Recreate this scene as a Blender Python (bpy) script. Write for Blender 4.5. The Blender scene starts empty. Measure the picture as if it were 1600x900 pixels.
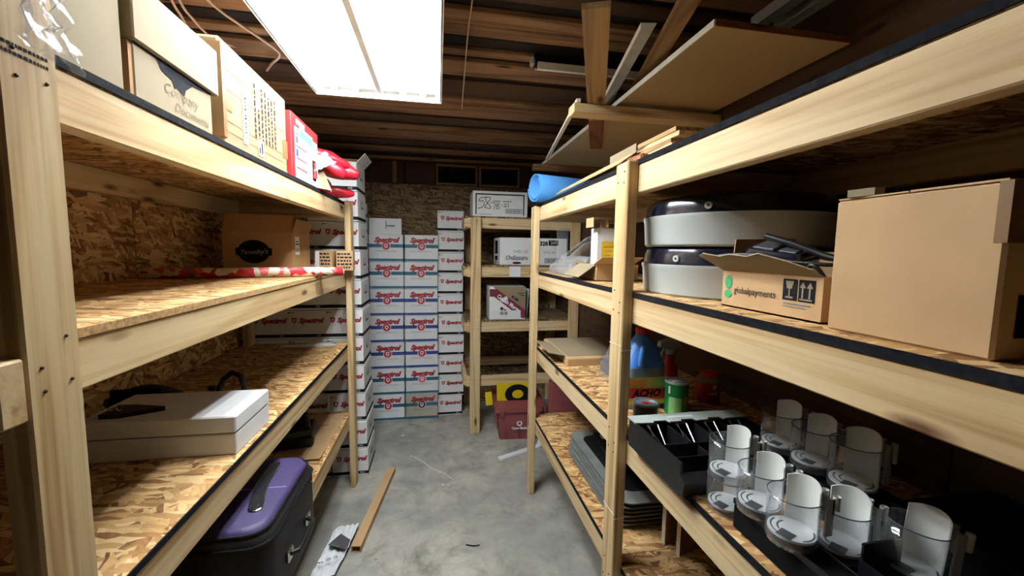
import bpy, math, random
from mathutils import Vector, Matrix, noise
random.seed(7)
sc = bpy.context.scene
COL = sc.collection
PI = math.pi
D = math.radians

# ------------------------------------------------------------------ camera, world, exposure
cd = bpy.data.cameras.new('camera')
cam = bpy.data.objects.new('camera', cd); COL.objects.link(cam); sc.camera = cam
cd.sensor_fit = 'HORIZONTAL'; cd.sensor_width = 36.0; cd.lens = 633.0 / 1600.0 * 36.0
cd.clip_start = 0.02; cd.clip_end = 50
_yaw, _pitch, _roll = 0.1812, 0.0915, 0.0154
_f = Vector((math.sin(_yaw)*math.cos(_pitch), math.cos(_yaw)*math.cos(_pitch), -math.sin(_pitch)))
_r = Vector((math.cos(_yaw), -math.sin(_yaw), 0)); _u = _r.cross(_f)
_r2 = _r*math.cos(_roll) + _u*math.sin(_roll); _u2 = _u*math.cos(_roll) - _r*math.sin(_roll)
_m = Matrix((_r2, _u2, -_f)).transposed().to_4x4(); _m.translation = Vector((0, 0, 1.6333))
cam.matrix_world = _m

W = bpy.data.worlds.new('room_air'); sc.world = W; W.use_nodes = True
W.node_tree.nodes['Background'].inputs[0].default_value = (0.9, 0.95, 1.0, 1)
W.node_tree.nodes['Background'].inputs[1].default_value = 0.10
sc.view_settings.view_transform = 'Standard'; sc.view_settings.look = 'None'
sc.view_settings.gamma = 1.0; sc.view_settings.use_curve_mapping = False
sc.view_settings.exposure = 0.0
TUBE_POWER = 84.0

# ------------------------------------------------------------------ materials
def S(r, g, b):
    f = lambda c: (c/255/12.92) if c/255 <= .04045 else ((c/255+.055)/1.055)**2.4
    return (f(r), f(g), f(b), 1)
def mk(name):
    m = bpy.data.materials.new(name); m.use_nodes = True
    t = m.node_tree; return m, t, t.nodes['Principled BSDF']
def nd(t, kind, props=None, **ins):
    n = t.nodes.new(kind)
    for k, v in (props or {}).items(): setattr(n, k, v)
    for k, v in ins.items():
        key = int(k[1:]) if k[0] == 'i' and k[1:].isdigit() else k.replace('_', ' ')
        s = n.inputs[key]
        if isinstance(v, bpy.types.NodeSocket): t.links.new(v, s)
        else: s.default_value = v
    return n
def ramp(t, fac, stops, interp='LINEAR'):
    n = t.nodes.new('ShaderNodeValToRGB'); n.color_ramp.interpolation = interp
    e = n.color_ramp.elements
    while len(e) < len(stops): e.new(.5)
    for i, (p, c) in enumerate(stops): e[i].position = p; e[i].color = c if len(c) == 4 else (*c, 1)
    t.links.new(fac, n.inputs[0]); return n.outputs[0]
def mixc(t, fac, a, b, mode='MIX'):
    n = t.nodes.new('ShaderNodeMix'); n.data_type = 'RGBA'; n.blend_type = mode
    for s, v in ((n.inputs[0], fac), (n.inputs[6], a), (n.inputs[7], b)):
        if isinstance(v, bpy.types.NodeSocket): t.links.new(v, s)
        else: s.default_value = v
    return n.outputs[2]
def coords(t, jitter=True):
    tc = nd(t, 'ShaderNodeTexCoord').outputs['Object']
    if not jitter: return tc
    oi = nd(t, 'ShaderNodeObjectInfo').outputs['Random']
    off = nd(t, 'ShaderNodeVectorMath', {'operation': 'SCALE'}, i0=(37.0, 17.0, 29.0)); t.links.new(oi, off.inputs['Scale'])
    return nd(t, 'ShaderNodeVectorMath', {'operation': 'ADD'}, i0=tc, i1=off.outputs[0]).outputs[0]
def scaled(t, v, sx, sy, sz, rz=0):
    return nd(t, 'ShaderNodeMapping', None, Vector=v, Scale=(sx, sy, sz), Rotation=(0, 0, rz)).outputs[0]
def bump(t, b, h, strength=.3, dist=.002):
    n = nd(t, 'ShaderNodeBump', None, Height=h, Strength=strength, Distance=dist); t.links.new(n.outputs[0], b.inputs['Normal'])
def sim(t, op, a, c, clamp=False):
    n = nd(t, 'ShaderNodeMath', {'operation': op, 'use_clamp': clamp}, i0=a, i1=c); return n.outputs[0]

def plain(name, col, rough=.6, var=.08, scale=14, metal=0., spec=.4, bmp=0.):
    m, t, b = mk(name)
    v = coords(t)
    n = nd(t, 'ShaderNodeTexNoise', None, Vector=v, Scale=scale, Detail=4.).outputs[0]
    lo = tuple(max(0, c*(1-var)) for c in col[:3]) + (1,); hi = tuple(min(1, c*(1+var)) for c in col[:3]) + (1,)
    t.links.new(ramp(t, n, [(.3, lo), (.7, hi)]), b.inputs['Base Color'])
    b.inputs['Roughness'].default_value = rough; b.inputs['Metallic'].default_value = metal
    b.inputs['Specular IOR Level'].default_value = spec
    if bmp: bump(t, b, n, bmp)
    return m
def wood(name, light, mid, dark, knot, fine=30, ringamp=40, rough=.62):
    m, t, b = mk(name)
    v = coords(t)
    low = nd(t, 'ShaderNodeTexNoise', None, Vector=scaled(t, v, .55, 6, 6), Scale=1.0, Detail=1.5, Distortion=.25).outputs[0]
    ring = sim(t, 'SINE', sim(t, 'MULTIPLY', low, ringamp), 0.)
    ring = sim(t, 'MULTIPLY_ADD', ring, .5); t.nodes[-1].inputs[2].default_value = .5
    fib = nd(t, 'ShaderNodeTexNoise', None, Vector=scaled(t, v, 2.5, 90, 90), Scale=1.0, Detail=4.).outputs[0]
    c = ramp(t, ring, [(0., light), (.45, light), (.8, mid), (1., dark)])
    c = mixc(t, .42, c, ramp(t, fib, [(.32, dark), (.45, mid), (.6, light)]), 'MIX')
    big = nd(t, 'ShaderNodeTexNoise', None, Vector=scaled(t, v, 1.1, 3, 3), Scale=1.0, Detail=2.).outputs[0]
    c = mixc(t, sim(t, 'MULTIPLY', big, .45), c, mid)
    crk = nd(t, 'ShaderNodeTexNoise', None, Vector=scaled(t, v, .9, 26, 26), Scale=1.0, Detail=2., Distortion=.15).outputs[0]
    c = mixc(t, ramp(t, crk, [(.64, (0, 0, 0)), (.72, (.75, .75, .75))]), c, dark)
    vo = nd(t, 'ShaderNodeTexVoronoi', {'feature': 'F1'}, Vector=scaled(t, v, 3.1, 10.5, 10.5), Scale=1.0, Randomness=1.).outputs['Distance']
    k = ramp(t, vo, [(.07, (1, 1, 1)), (.17, (0, 0, 0))])
    c = mixc(t, k, c, knot)
    t.links.new(c, b.inputs['Base Color']); b.inputs['Roughness'].default_value = rough
    b.inputs['Specular IOR Level'].default_value = .25
    bump(t, b, fib, .25, .001)
    return m
def osb(name, cols, rough=.7):
    m, t, b = mk(name)
    v = coords(t)
    wob = nd(t, 'ShaderNodeTexNoise', None, Vector=v, Scale=7., Detail=2.).outputs['Color']
    v = nd(t, 'ShaderNodeVectorMath', {'operation': 'MULTIPLY_ADD'}, i0=wob, i1=(.05, .05, .0), i2=v).outputs[0]
    ls = []
    for a in (8, 62, 127, 165):
        q = nd(t, 'ShaderNodeTexVoronoi', {'feature': 'F1', 'voronoi_dimensions': '2D'}, Vector=scaled(t, scaled(t, v, 1, 1, 1, D(a)), 15, 70, 1), Scale=1.)
        ls.append(nd(t, 'ShaderNodeSeparateColor', None, Color=q.outputs['Color']))
    val = ls[3].outputs[0]
    for q in ls[2::-1]:
        pick = sim(t, 'GREATER_THAN', q.outputs[1], .52)
        mx = t.nodes.new('ShaderNodeMix'); t.links.new(pick, mx.inputs[0]); t.links.new(val, mx.inputs[2]); t.links.new(q.outputs[0], mx.inputs[3])
        val = mx.outputs[0]
    fib = nd(t, 'ShaderNodeTexNoise', None, Vector=scaled(t, scaled(t, v, 1, 1, 1, D(30)), 25, 110, 20), Scale=1., Detail=3.).outputs[0]
    tot = sim(t, 'ADD', sim(t, 'MULTIPLY', val, .75), sim(t, 'MULTIPLY', fib, .3))
    c = ramp(t, tot, [(.12, cols[0]), (.3, cols[1]), (.6, cols[2]), (.9, cols[3])])
    t.links.new(c, b.inputs['Base Color']); b.inputs['Roughness'].default_value = rough
    b.inputs['Specular IOR Level'].default_value = .25
    bump(t, b, tot, .35, .0015)
    return m
def clear(name, tint=(.97, .98, 1.), haze=.05, rough=.05):
    m, t, b = mk(name); t.nodes.remove(b)
    out = t.nodes['Material Output']
    tr = nd(t, 'ShaderNodeBsdfTransparent', None, Color=(*tint, 1))
    gl = nd(t, 'ShaderNodeBsdfGlossy', None, Color=(1, 1, 1, 1), Roughness=rough)
    df = nd(t, 'ShaderNodeBsdfDiffuse', None, Color=(.8, .83, .86, 1))
    lw = nd(t, 'ShaderNodeLayerWeight', None, Blend=.5).outputs['Facing']
    fr = nd(t, 'ShaderNodeMath', {'operation': 'MULTIPLY_ADD'}, i0=sim(t, 'POWER', lw, 4.), i1=.55, i2=.035)
    m1 = nd(t, 'ShaderNodeMixShader', None, i0=haze, i1=tr.outputs[0], i2=df.outputs[0])
    m2 = nd(t, 'ShaderNodeMixShader', None, i0=fr.outputs[0], i1=m1.outputs[0], i2=gl.outputs[0])
    t.links.new(m2.outputs[0], out.inputs[0]); return m
def emit(name, col, st):
    m, t, b = mk(name); b.inputs['Base Color'].default_value = (1, 1, 1, 1)
    b.inputs['Emission Color'].default_value = (*col, 1); b.inputs['Emission Strength'].default_value = st
    return m

PINE = wood('pine', S(216, 195, 154), S(194, 165, 118), S(150, 116, 74), S(88, 58, 34))
PINE2 = wood('pine_pale', S(219, 199, 160), S(199, 171, 126), S(158, 124, 82), S(96, 64, 40), ringamp=36)
PLANK = wood('plank', S(168, 138, 94), S(144, 112, 72), S(108, 78, 46), S(74, 46, 26), ringamp=55)
REDWOOD = wood('red_brown_wood', S(144, 98, 62), S(122, 78, 48), S(88, 54, 32), S(56, 34, 22), ringamp=50)
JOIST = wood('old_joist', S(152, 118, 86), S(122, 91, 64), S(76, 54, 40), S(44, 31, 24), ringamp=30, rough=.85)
SHADEWOOD = wood('shade_dark_wood', S(40, 31, 27), S(33, 25, 22), S(25, 19, 17), S(18, 14, 13), ringamp=22, rough=.9)  # near-black: the shade between the joists is put into this colour
OSB = osb('osb', [S(92, 60, 34), S(146, 106, 64), S(188, 150, 100), S(218, 188, 140)])
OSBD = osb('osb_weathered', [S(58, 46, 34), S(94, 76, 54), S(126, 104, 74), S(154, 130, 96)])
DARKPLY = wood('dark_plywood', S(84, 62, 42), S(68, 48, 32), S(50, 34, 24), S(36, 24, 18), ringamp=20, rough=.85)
EDGE = plain('black_edge_foam', S(22, 23, 27), .95, .6, 90, spec=.1, bmp=.6)
OSBEDGE = plain('raw_board_edge', S(166, 132, 88), .9, .35, 120, bmp=.6)
CARD = plain('cardboard', S(184, 152, 112), .8, .07, 9)
CARD2 = plain('pale_cardboard', S(134, 121, 97), .85, .05, 9)
CARD3 = plain('dull_cardboard', S(168, 132, 92), .82, .09, 9)
CARD4 = plain('scuffed_cardboard', S(122, 101, 73), .85, .1, 12)
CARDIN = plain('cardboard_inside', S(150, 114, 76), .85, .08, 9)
TAPE = plain('packing_tape', S(116, 90, 60), .35, .05, 9, spec=.4)
WHITE = plain('white_carton', S(232, 235, 238), .55, .04, 8)
GREYC = plain('stained_carton', S(176, 172, 160), .6, .14, 7)
PAPER = plain('white_paper', S(226, 230, 236), .6, .03, 20)
BLACK = plain('black_plastic', S(20, 21, 24), .38, .15, 20)
MATTE = plain('matte_black', S(16, 16, 18), .85, .2, 25, spec=.1)
NAVY = plain('dark_navy_plastic', S(20, 22, 38), .16, .1, 6, spec=.6)
LGREY = plain('light_grey_plastic', S(176, 184, 184), .42, .04, 8)
GMETAL = plain('grey_painted_metal', S(176, 188, 186), .4, .05, 12, spec=.5)
WPLAST = plain('white_plastic', S(226, 230, 228), .35, .03, 10)
CHROME = plain('chrome', S(210, 212, 216), .18, .03, 10, metal=1.)
WMETAL = plain('white_enamel', S(236, 240, 240), .4, .02, 8)
RED = plain('red_print', S(176, 44, 58), .5, .08, 40)
DARKRED = plain('dark_red_outline', S(74, 18, 30), .5, .05, 40)
DARKBAND = plain('wine_red_print', S(108, 34, 50), .6, .06, 30)
INK = plain('black_print', S(32, 32, 38), .85, .1, 40, spec=.05)
GREYINK = plain('grey_print', S(122, 126, 136), .8, .1, 40, spec=.1)
PENCIL = plain('faint_pencil', S(114, 103, 84), .8, .1, 40, spec=.1)
TEAL = plain('teal_print', S(40, 96, 118), .5, .06, 20)
BLUE = plain('blue_print', S(44, 66, 132), .5, .06, 20)
PINKISH = plain('faded_emblem', S(214, 104, 124), .5, .06, 40)
MAROON = plain('maroon_plastic', S(128, 66, 68), .45, .07, 10)
YELLOW = plain('yellow_sheet', S(216, 192, 22), .5, .05, 10)
FOAM = plain('blue_foam', S(64, 132, 196), .75, .06, 30)
PURPLE = plain('purple_nylon', S(48, 38, 80), .55, .1, 60, bmp=.15)
BLKFAB = plain('black_fabric', S(24, 23, 28), .6, .25, 80, bmp=.2)
LILAC = plain('lilac_seam', S(150, 120, 190), .6, .05, 40)
BOARD = plain('beige_panel', S(186, 166, 124), .7, .05, 3)
CHALK = plain('chalky_edge', S(224, 220, 204), .8, .06, 30)
GALV = plain('galvanised', S(176, 186, 194), .35, .12, 18, metal=.7)
DGREEN = plain('green_can', S(20, 116, 62), .4, .15, 20)
LGREEN = plain('light_green_print', S(130, 190, 120), .5, .1, 40)
BLUEPL = plain('blue_plastic', S(76, 136, 216), .4, .08, 6)
JUGGREY = plain('grey_blue_plastic', S(112, 128, 140), .35, .06, 6)
REDPL = plain('red_plastic', S(178, 36, 40), .4, .1, 10)
OLIVE = plain('olive_label', S(170, 168, 84), .5, .1, 30)
ORANGE = plain('orange_label', S(214, 128, 50), .5, .1, 30)
YLABEL = plain('yellow_label', S(226, 196, 52), .5, .08, 30)
MINT = plain('mint_sticker', S(112, 212, 170), .5, .08, 40)
CABLE = plain('cable_sheath', S(196, 170, 156), .55, .05, 20)
DARKBOARD = plain('dark_panelling', S(74, 54, 46), .85, .25, 6)
GLASSDK = plain('dark_louvre_glass', S(46, 52, 54), .2, .15, 10, spec=.6)
TRAY = plain('smoky_tray', S(70, 72, 76), .3, .15, 18)
TRAY2 = plain('cloudy_grey_tray', S(104, 108, 108), .3, .2, 14)
NAIL = plain('nail_hole', S(40, 30, 24), .6, .1, 20)
EGREEN = plain('green_leaf_print', S(52, 150, 98), .5, .08, 30)
CLEAR = clear('clear_plastic', haze=.04)
CLEAR2 = clear('cloudy_acrylic', haze=.16, rough=.12)
BAG = clear('thin_film', haze=.10, rough=.18)
TUBE = emit('lit_tube', (.97, .995, 1.0), TUBE_POWER)

def concrete():
    m, t, b = mk('concrete')
    v = coords(t, False)
    a = nd(t, 'ShaderNodeTexNoise', None, Vector=v, Scale=4.2, Detail=10., Roughness=.72, Distortion=.35).outputs[0]
    c = nd(t, 'ShaderNodeTexNoise', None, Vector=v, Scale=.9, Detail=3.).outputs[0]
    e = nd(t, 'ShaderNodeTexNoise', None, Vector=v, Scale=60., Detail=3.).outputs[0]
    col = ramp(t, a, [(.34, S(116, 116, 110)), (.48, S(168, 167, 157)), (.58, S(190, 188, 177)), (.68, S(210, 207, 196))])
    col = mixc(t, ramp(t, c, [(.40, (.7, .7, .7)), (.58, (0, 0, 0))]), col, S(126, 130, 128))
    vo = nd(t, 'ShaderNodeTexVoronoi', None, Vector=v, Scale=6.).outputs['Distance']
    col = mixc(t, ramp(t, vo, [(.03, (.7, .7, .7)), (.07, (0, 0, 0))]), col, S(96, 88, 76))
    col = mixc(t, sim(t, 'MULTIPLY', e, .25), col, S(140, 138, 130))
    t.links.new(col, b.inputs['Base Color'])
    t.links.new(ramp(t, a, [(.3, (.75, .75, .75)), (.7, (.5, .5, .5))]), b.inputs['Roughness'])
    bump(t, b, e, .15, .001); return m
CONC = concrete()
def patches(name, stops, sc_=(18, 18, 18), kind='vor'):
    m, t, b = mk(name); v = scaled(t, coords(t), *sc_)
    if kind == 'vor':
        q = nd(t, 'ShaderNodeTexVoronoi', None, Vector=v, Scale=1.).outputs['Color']
        f = nd(t, 'ShaderNodeSeparateColor', None, Color=q).outputs[0]
    else:
        f = nd(t, 'ShaderNodeTexNoise', None, Vector=v, Scale=1., Detail=3.).outputs[0]
    t.links.new(ramp(t, f, stops, 'CONSTANT'), b.inputs['Base Color']); b.inputs['Roughness'].default_value = .4
    return m
GIFT = patches('floral_gift_wrap', [(0, S(190, 40, 58)), (.3, S(214, 206, 180)), (.6, S(92, 104, 70)), (.74, S(206, 100, 100)), (.88, S(226, 222, 206))], (30, 34, 34))
STRIPE = patches('striped_gift_wrap', [(0, S(226, 222, 200)), (.45, S(200, 50, 66)), (.56, S(226, 222, 200)), (.8, S(96, 120, 84))], (30, .01, .01))
REDFAB = patches('red_fleece', [(0, S(186, 22, 44)), (.45, S(158, 16, 36)), (.72, S(222, 200, 204))], (14, 14, 14), 'n')

# ------------------------------------------------------------------ geometry helpers
class G:
    def __init__(s): s.v = []; s.f = []
    def add(s, vs, fs):
        o = len(s.v); s.v += [tuple(p) for p in vs]; s.f += [tuple(i+o for i in f) for f in fs]; return s
    def box(s, x0, x1, y0, y1, z0, z1, M=None):
        vs = [Vector((x, y, z)) for z in (z0, z1) for y in (y0, y1) for x in (x0, x1)]
        if M: vs = [M @ p for p in vs]
        return s.add(vs, [(0, 2, 3, 1), (4, 5, 7, 6), (0, 1, 5, 4), (2, 6, 7, 3), (0, 4, 6, 2), (1, 3, 7, 5)])
    def cbox(s, x0, x1, y0, y1, z0, z1, c=.003, M=None):
        L = [(x0, x1), (y0, y1), (z0, z1)]; vs = []; idx = {}
        for i in (0, 1):
            for j in (0, 1):
                for k in (0, 1):
                    for a in range(3):
                        p = [L[0][i], L[1][j], L[2][k]]
                        sg = [1-2*i, 1-2*j, 1-2*k]
                        for q in range(3):
                            if q != a: p[q] += sg[q]*c
                        idx[(i, j, k, a)] = len(vs); vs.append(Vector(p))
        fs = []
        for a in range(3):
            b_, c_ = (a+1) % 3, (a+2) % 3
            for sd in (0, 1):
                q = []
                for (u, w) in ((0, 0), (1, 0), (1, 1), (0, 1)):
                    e = [0, 0, 0]; e[a] = sd; e[b_] = u; e[c_] = w; q.append(idx[(*e, a)])
                fs.append(tuple(q if sd else q[::-1]))
            for u in (0, 1):
                for w in (0, 1):
                    e0 = [0, 0, 0]; e0[a] = 0; e0[b_] = u; e0[c_] = w
                    e1 = list(e0); e1[a] = 1
                    q = [idx[(*e0, b_)], idx[(*e1, b_)], idx[(*e1, c_)], idx[(*e0, c_)]]
                    fs.append(tuple(q if u != w else q[::-1]))
        for i in (0, 1):
            for j in (0, 1):
                for k in (0, 1):
                    q = [idx[(i, j, k, a)] for a in range(3)]
                    fs.append(tuple(q if (i+j+k) % 2 else q[::-1]))
        if M: vs = [M @ p for p in vs]
        return s.add(vs, fs)
    def prism(s, poly, h0, h1, M=None):
        n = len(poly)
        vs = [Vector((p[0], p[1], h0)) for p in poly] + [Vector((p[0], p[1], h1)) for p in poly]
        fs = [tuple(range(n-1, -1, -1)), tuple(range(n, 2*n))] + [(i, (i+1) % n, n+(i+1) % n, n+i) for i in range(n)]
        if M: vs = [M @ p for p in vs]
        return s.add(vs, fs)
    def flat(s, poly, z=0.):
        return s.add([(p[0], p[1], z) for p in poly], [tuple(range(len(poly)))])
    def tube(s, path, r, n=8, caps=True):
        P = [Vector(p) for p in path]; rs = r if isinstance(r, (list, tuple)) else [r]*len(P)
        vs = []; ref = None
        for i, p in enumerate(P):
            d = (P[min(i+1, len(P)-1)] - P[max(i-1, 0)]).normalized()
            if ref is None: ref = d.orthogonal().normalized()
            ref = (ref - d*ref.dot(d)); ref = ref.normalized() if ref.length > 1e-6 else d.orthogonal().normalized()
            w = d.cross(ref)
            for k in range(n):
                a = 2*PI*k/n; vs.append(p + (ref*math.cos(a) + w*math.sin(a))*rs[i])
        fs = [(i*n+k, i*n+(k+1) % n, (i+1)*n+(k+1) % n, (i+1)*n+k) for i in range(len(P)-1) for k in range(n)]
        if caps: fs += [tuple(range(n-1, -1, -1)), tuple(range((len(P)-1)*n, len(P)*n))]
        return s.add(vs, fs)
    def lathe(s, prof, n=32, cx=0, cy=0, a0=0, a1=2*PI, sy=1.):
        full = abs(a1-a0-2*PI) < 1e-6; m = n if full else n+1; vs = []
        for r, z in prof:
            for k in range(m):
                a = a0+(a1-a0)*k/n; vs.append((cx+r*math.cos(a), cy+r*math.sin(a)*sy, z))
        fs = []
        for i in range(len(prof)-1):
            for k in range(n):
                k2 = (k+1) % m if full else k+1
                fs.append((i*m+k, i*m+k2, (i+1)*m+k2, (i+1)*m+k))
        return s.add(vs, fs)
    def sphere(s, c, r, n=10, m=8, M=None, nz=0, seed=0):
        vs = []; fs = []
        for i in range(m+1):
            th = PI*i/m
            for k in range(n):
                a = 2*PI*k/n; d = Vector((math.sin(th)*math.cos(a), math.sin(th)*math.sin(a), math.cos(th)))
                q = 1 + (nz*noise.noise(d*2.3 + Vector((seed, seed*.7, 0))) if nz else 0)
                p = Vector((d.x*r[0]*q, d.y*r[1]*q, d.z*r[2]*q))
                if M: p = M @ p
                vs.append(p + Vector(c))
        for i in range(m):
            for k in range(n): fs.append((i*n+k, (i+1)*n+k, (i+1)*n+(k+1) % n, i*n+(k+1) % n))
        return s.add(vs, fs)
    def grid(s, fn, nu, nv):
        vs = [fn(i/nu, j/nv) for j in range(nv+1) for i in range(nu+1)]
        fs = [(j*(nu+1)+i, j*(nu+1)+i+1, (j+1)*(nu+1)+i+1, (j+1)*(nu+1)+i) for j in range(nv) for i in range(nu)]
        return s.add(vs, fs)
    def ribbon(s, pts, w):
        for a, b in zip(pts, pts[1:]):
            a = Vector((*a, 0)); b = Vector((*b, 0)); d = (b-a)
            if d.length < 1e-6: continue
            d.normalize(); q = Vector((-d.y, d.x, 0))*w/2; a = a-d*w*.3; b = b+d*w*.3
            s.add([a-q, b-q, b+q, a+q], [(0, 1, 2, 3)])
        return s
    def mesh(s, name, smooth=None):
        me = bpy.data.meshes.new(name); me.from_pydata(s.v, [], s.f); me.update()
        if smooth is not None:
            for p in me.polygons: p.use_smooth = True
            try: me.set_sharp_from_angle(angle=D(smooth))
            except Exception: pass
        return me
def obj(name, geo, mat, parent=None, loc=(0, 0, 0), rot=(0, 0, 0), smooth=None, thick=0.):
    me = geo.mesh(name, smooth) if isinstance(geo, G) else geo
    if mat is not None and (len(me.materials) == 0 or me.materials[0] != mat):
        if len(me.materials): me = me.copy(); me.materials.clear()
        me.materials.append(mat)
    o = bpy.data.objects.new(name, me); COL.objects.link(o)
    o.parent = parent; o.location = loc; o.rotation_euler = rot
    if thick:
        md = o.modifiers.new('wall', 'SOLIDIFY'); md.thickness = thick; md.offset = 0
    return o
def tag(o, label, cat, group=None):
    o['label'] = label; o['category'] = cat
    if group: o['group'] = group
    return o
def thing(name, label, cat, loc=(0, 0, 0), rz=0, group=None):
    o = bpy.data.objects.new(name, None); COL.objects.link(o); o.empty_display_size = .05
    o.location = loc; o.rotation_euler = (0, 0, rz); return tag(o, label, cat, group)
def struct(o): o['kind'] = 'structure'; return o
def holder(name, loc=(0, 0, 0)):
    o = bpy.data.objects.new(name, None); COL.objects.link(o); o.empty_display_size = .05; o.location = loc; return struct(o)
def board(name, axis, x0, x1, y0, y1, z0, z1, mat, parent=None, c=.003, off=(0, 0, 0), rx=0):
    """a plank whose local X runs along its length"""
    cx, cy, cz = (x0+x1)/2, (y0+y1)/2, (z0+z1)/2; sx, sy, sz = x1-x0, y1-y0, z1-z0
    if axis == 'x': L, Wd, T, rot = sx, sy, sz, (0, 0, 0)
    elif axis == 'y': L, Wd, T, rot = sy, sx, sz, (0, 0, PI/2)
    else: L, Wd, T, rot = sz, sy, sx, (0, -PI/2, 0)
    g = G().cbox(-L/2, L/2, -Wd/2, Wd/2, -T/2, T/2, c)
    return obj(name, g, mat, parent, (cx-off[0], cy-off[1], cz-off[2]), rot)
def sheet(name, plane, a0, a1, b0, b1, pos, th, mat, parent=None, off=(0, 0, 0), c=.001):
    """a flat panel built in local XY: plane 'z' (a=x,b=y), 'x' (a=y,b=z), 'y' (a=x,b=z)"""
    la, lb = a1-a0, b1-b0; g = G().cbox(-la/2, la/2, -lb/2, lb/2, -th/2, th/2, c)
    ca, cb = (a0+a1)/2, (b0+b1)/2
    if plane == 'z': loc, rot = (ca, cb, pos), (0, 0, 0)
    elif plane == 'x': loc, rot = (pos, ca, cb), (PI/2, 0, PI/2)
    else: loc, rot = (ca, pos, cb), (PI/2, 0, 0)
    return obj(name, g, mat, parent, tuple(l-o for l, o in zip(loc, off)), rot)
FRONT = (PI/2, 0, 0)          # lettering on a face that looks to -y
AISLE_L = (PI/2, 0, PI/2)     # on a face that looks to +x
AISLE_R = (PI/2, 0, -PI/2)    # on a face that looks to -x
_txt = {}
def text_mesh(s, size, shear=0., offset=0., align='CENTER', width=1.):
    key = (s, size, shear, offset, align, width)
    if key not in _txt:
        c = bpy.data.curves.new('lettering', 'FONT'); c.body = s; c.size = size; c.shear = shear; c.offset = offset
        c.align_x = align; c.align_y = 'CENTER'; c.resolution_u = 2
        o = bpy.data.objects.new('lettering', c); COL.objects.link(o)
        dg = bpy.context.evaluated_depsgraph_get(); dg.update()
        me = bpy.data.meshes.new_from_object(o.evaluated_get(dg)); me.name = 'lettering'
        for v in me.vertices: v.co.x *= width
        me.materials.clear(); bpy.data.objects.remove(o); bpy.data.curves.remove(c)
        _txt[key] = me
    return _txt[key]
def text(s, size, mat, parent, loc, rot, **k):
    me = text_mesh(s, size, **k).copy(); me.materials.append(mat)
    o = bpy.data.objects.new('lettering', me); COL.objects.link(o); o.parent = parent; o.location = loc; o.rotation_euler = rot; return o
def ell(rx, ry, n=24, cx=0, cy=0): return [(cx+rx*math.cos(2*PI*k/n), cy+ry*math.sin(2*PI*k/n)) for k in range(n)]
def rect(x0, x1, y0, y1): return [(x0, y0), (x1, y0), (x1, y1), (x0, y1)]
def barcode(w, h, n=14, seed=3):
    g = G(); rr = random.Random(seed); x = 0
    while x < w:
        b = w/n*rr.choice((.3, .5, .8)); g.flat(rect(x, min(w, x+b), 0, h)); x += b + w/n*rr.choice((.3, .5, .7))
    return g
def copy_tree(o, parent=None):
    c = o.copy(); COL.objects.link(c); c.parent = parent
    for ch in [k for k in o.children]: copy_tree(ch, c)
    return c
ORD = ['lowest', 'second', 'third', 'fourth', 'fifth', 'sixth', 'seventh', 'eighth', 'ninth', 'tenth', 'eleventh']

# ------------------------------------------------------------------ room
XWL, XWR, YB, YF, ZC = -1.262, 1.272, 4.262, -1.7, 2.522
fl = struct(obj('floor', G().box(XWL-.1, XWR+.1, YF-.1, YB+.1, -.08, 0), CONC))
wl = holder('wall_left')
obj('sheathing', G().box(XWL-.10, XWL-.013, YF, YB, 0, 2.5), SHADEWOOD, wl)
for i, (a, b) in enumerate(((YF, -.46), (-.455, .76), (.765, 1.98), (1.985, 3.2), (3.205, YB))):
    sheet('panel', 'x', a, b, 0, 2.5, XWL-.006, .012, OSB, wl)
board('plate', 'y', XWL-.05, XWL+.0, YF, YB, 2.5, ZC, SHADEWOOD, wl)
wr = holder('wall_right')
obj('sheathing', G().box(XWR+.013, XWR+.10, YF, YB, 0, 2.5), SHADEWOOD, wr)
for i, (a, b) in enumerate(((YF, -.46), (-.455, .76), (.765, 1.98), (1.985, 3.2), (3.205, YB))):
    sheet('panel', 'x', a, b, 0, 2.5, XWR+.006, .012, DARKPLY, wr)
board('plate', 'y', XWR, XWR+.05, YF, YB, 2.5, ZC, SHADEWOOD, wr)
wb = holder('wall_back')
obj('sheathing', G().box(XWL-.1, XWR+.1, YB+.062, YB+.1, 0, ZC), SHADEWOOD, wb)
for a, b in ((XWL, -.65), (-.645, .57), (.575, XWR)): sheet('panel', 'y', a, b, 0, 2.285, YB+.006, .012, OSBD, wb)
for a, b in ((XWL, -.42), (-.415, -.03), (.845, XWR)): sheet('upper_panel', 'y', a, b, 2.29, 2.5, YB+.03, .012, DARKBOARD, wb)
sheet('upper_panel', 'y', XWL, XWR, 2.49, ZC, YB+.05, .012, DARKBOARD, wb)
board('stud', 'z', -.445, -.405, YB-.022, YB+.012, 2.29, 2.5, JOIST, wb)
board('stud', 'z', -.335, -.318, YB-.005, YB+.012, 2.29, 2.5, SHADEWOOD, wb)
wf = struct(obj('wall_front', G().box(XWL-.1, XWR+.1, YF-.06, YF, 0, ZC), OSBD))
for k, (a, b) in enumerate(((-.02, .402), (.418, .84))):
    w = holder('window_%d' % (k+1), (a, YB, 2.292))
    L = b-a
    board('frame', 'x', 0, L, -.02, .03, .185, .205, PLANK, w); board('frame', 'x', 0, L, -.02, .03, 0, .018, PLANK, w)
    board('frame', 'z', 0, .02, -.02, .03, .018, .185, PLANK, w); board('frame', 'z', L-.02, L, -.02, .03, .018, .185, PLANK, w)
    for j in range(4):
        M = Matrix.Translation((L/2, .008, .042+j*.042)) @ Matrix.Rotation(D(38), 4, 'X')
        obj('louvre', G().box(-L/2+.021, L/2-.021, -.022, .022, -.002, .002, M), GLASSDK, w)
    obj('pane', G().box(.02, L-.02, .032, .036, .018, .185), MATTE, w)
ce = holder('ceiling')
rj0 = random.Random(1)
y = YF
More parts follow.
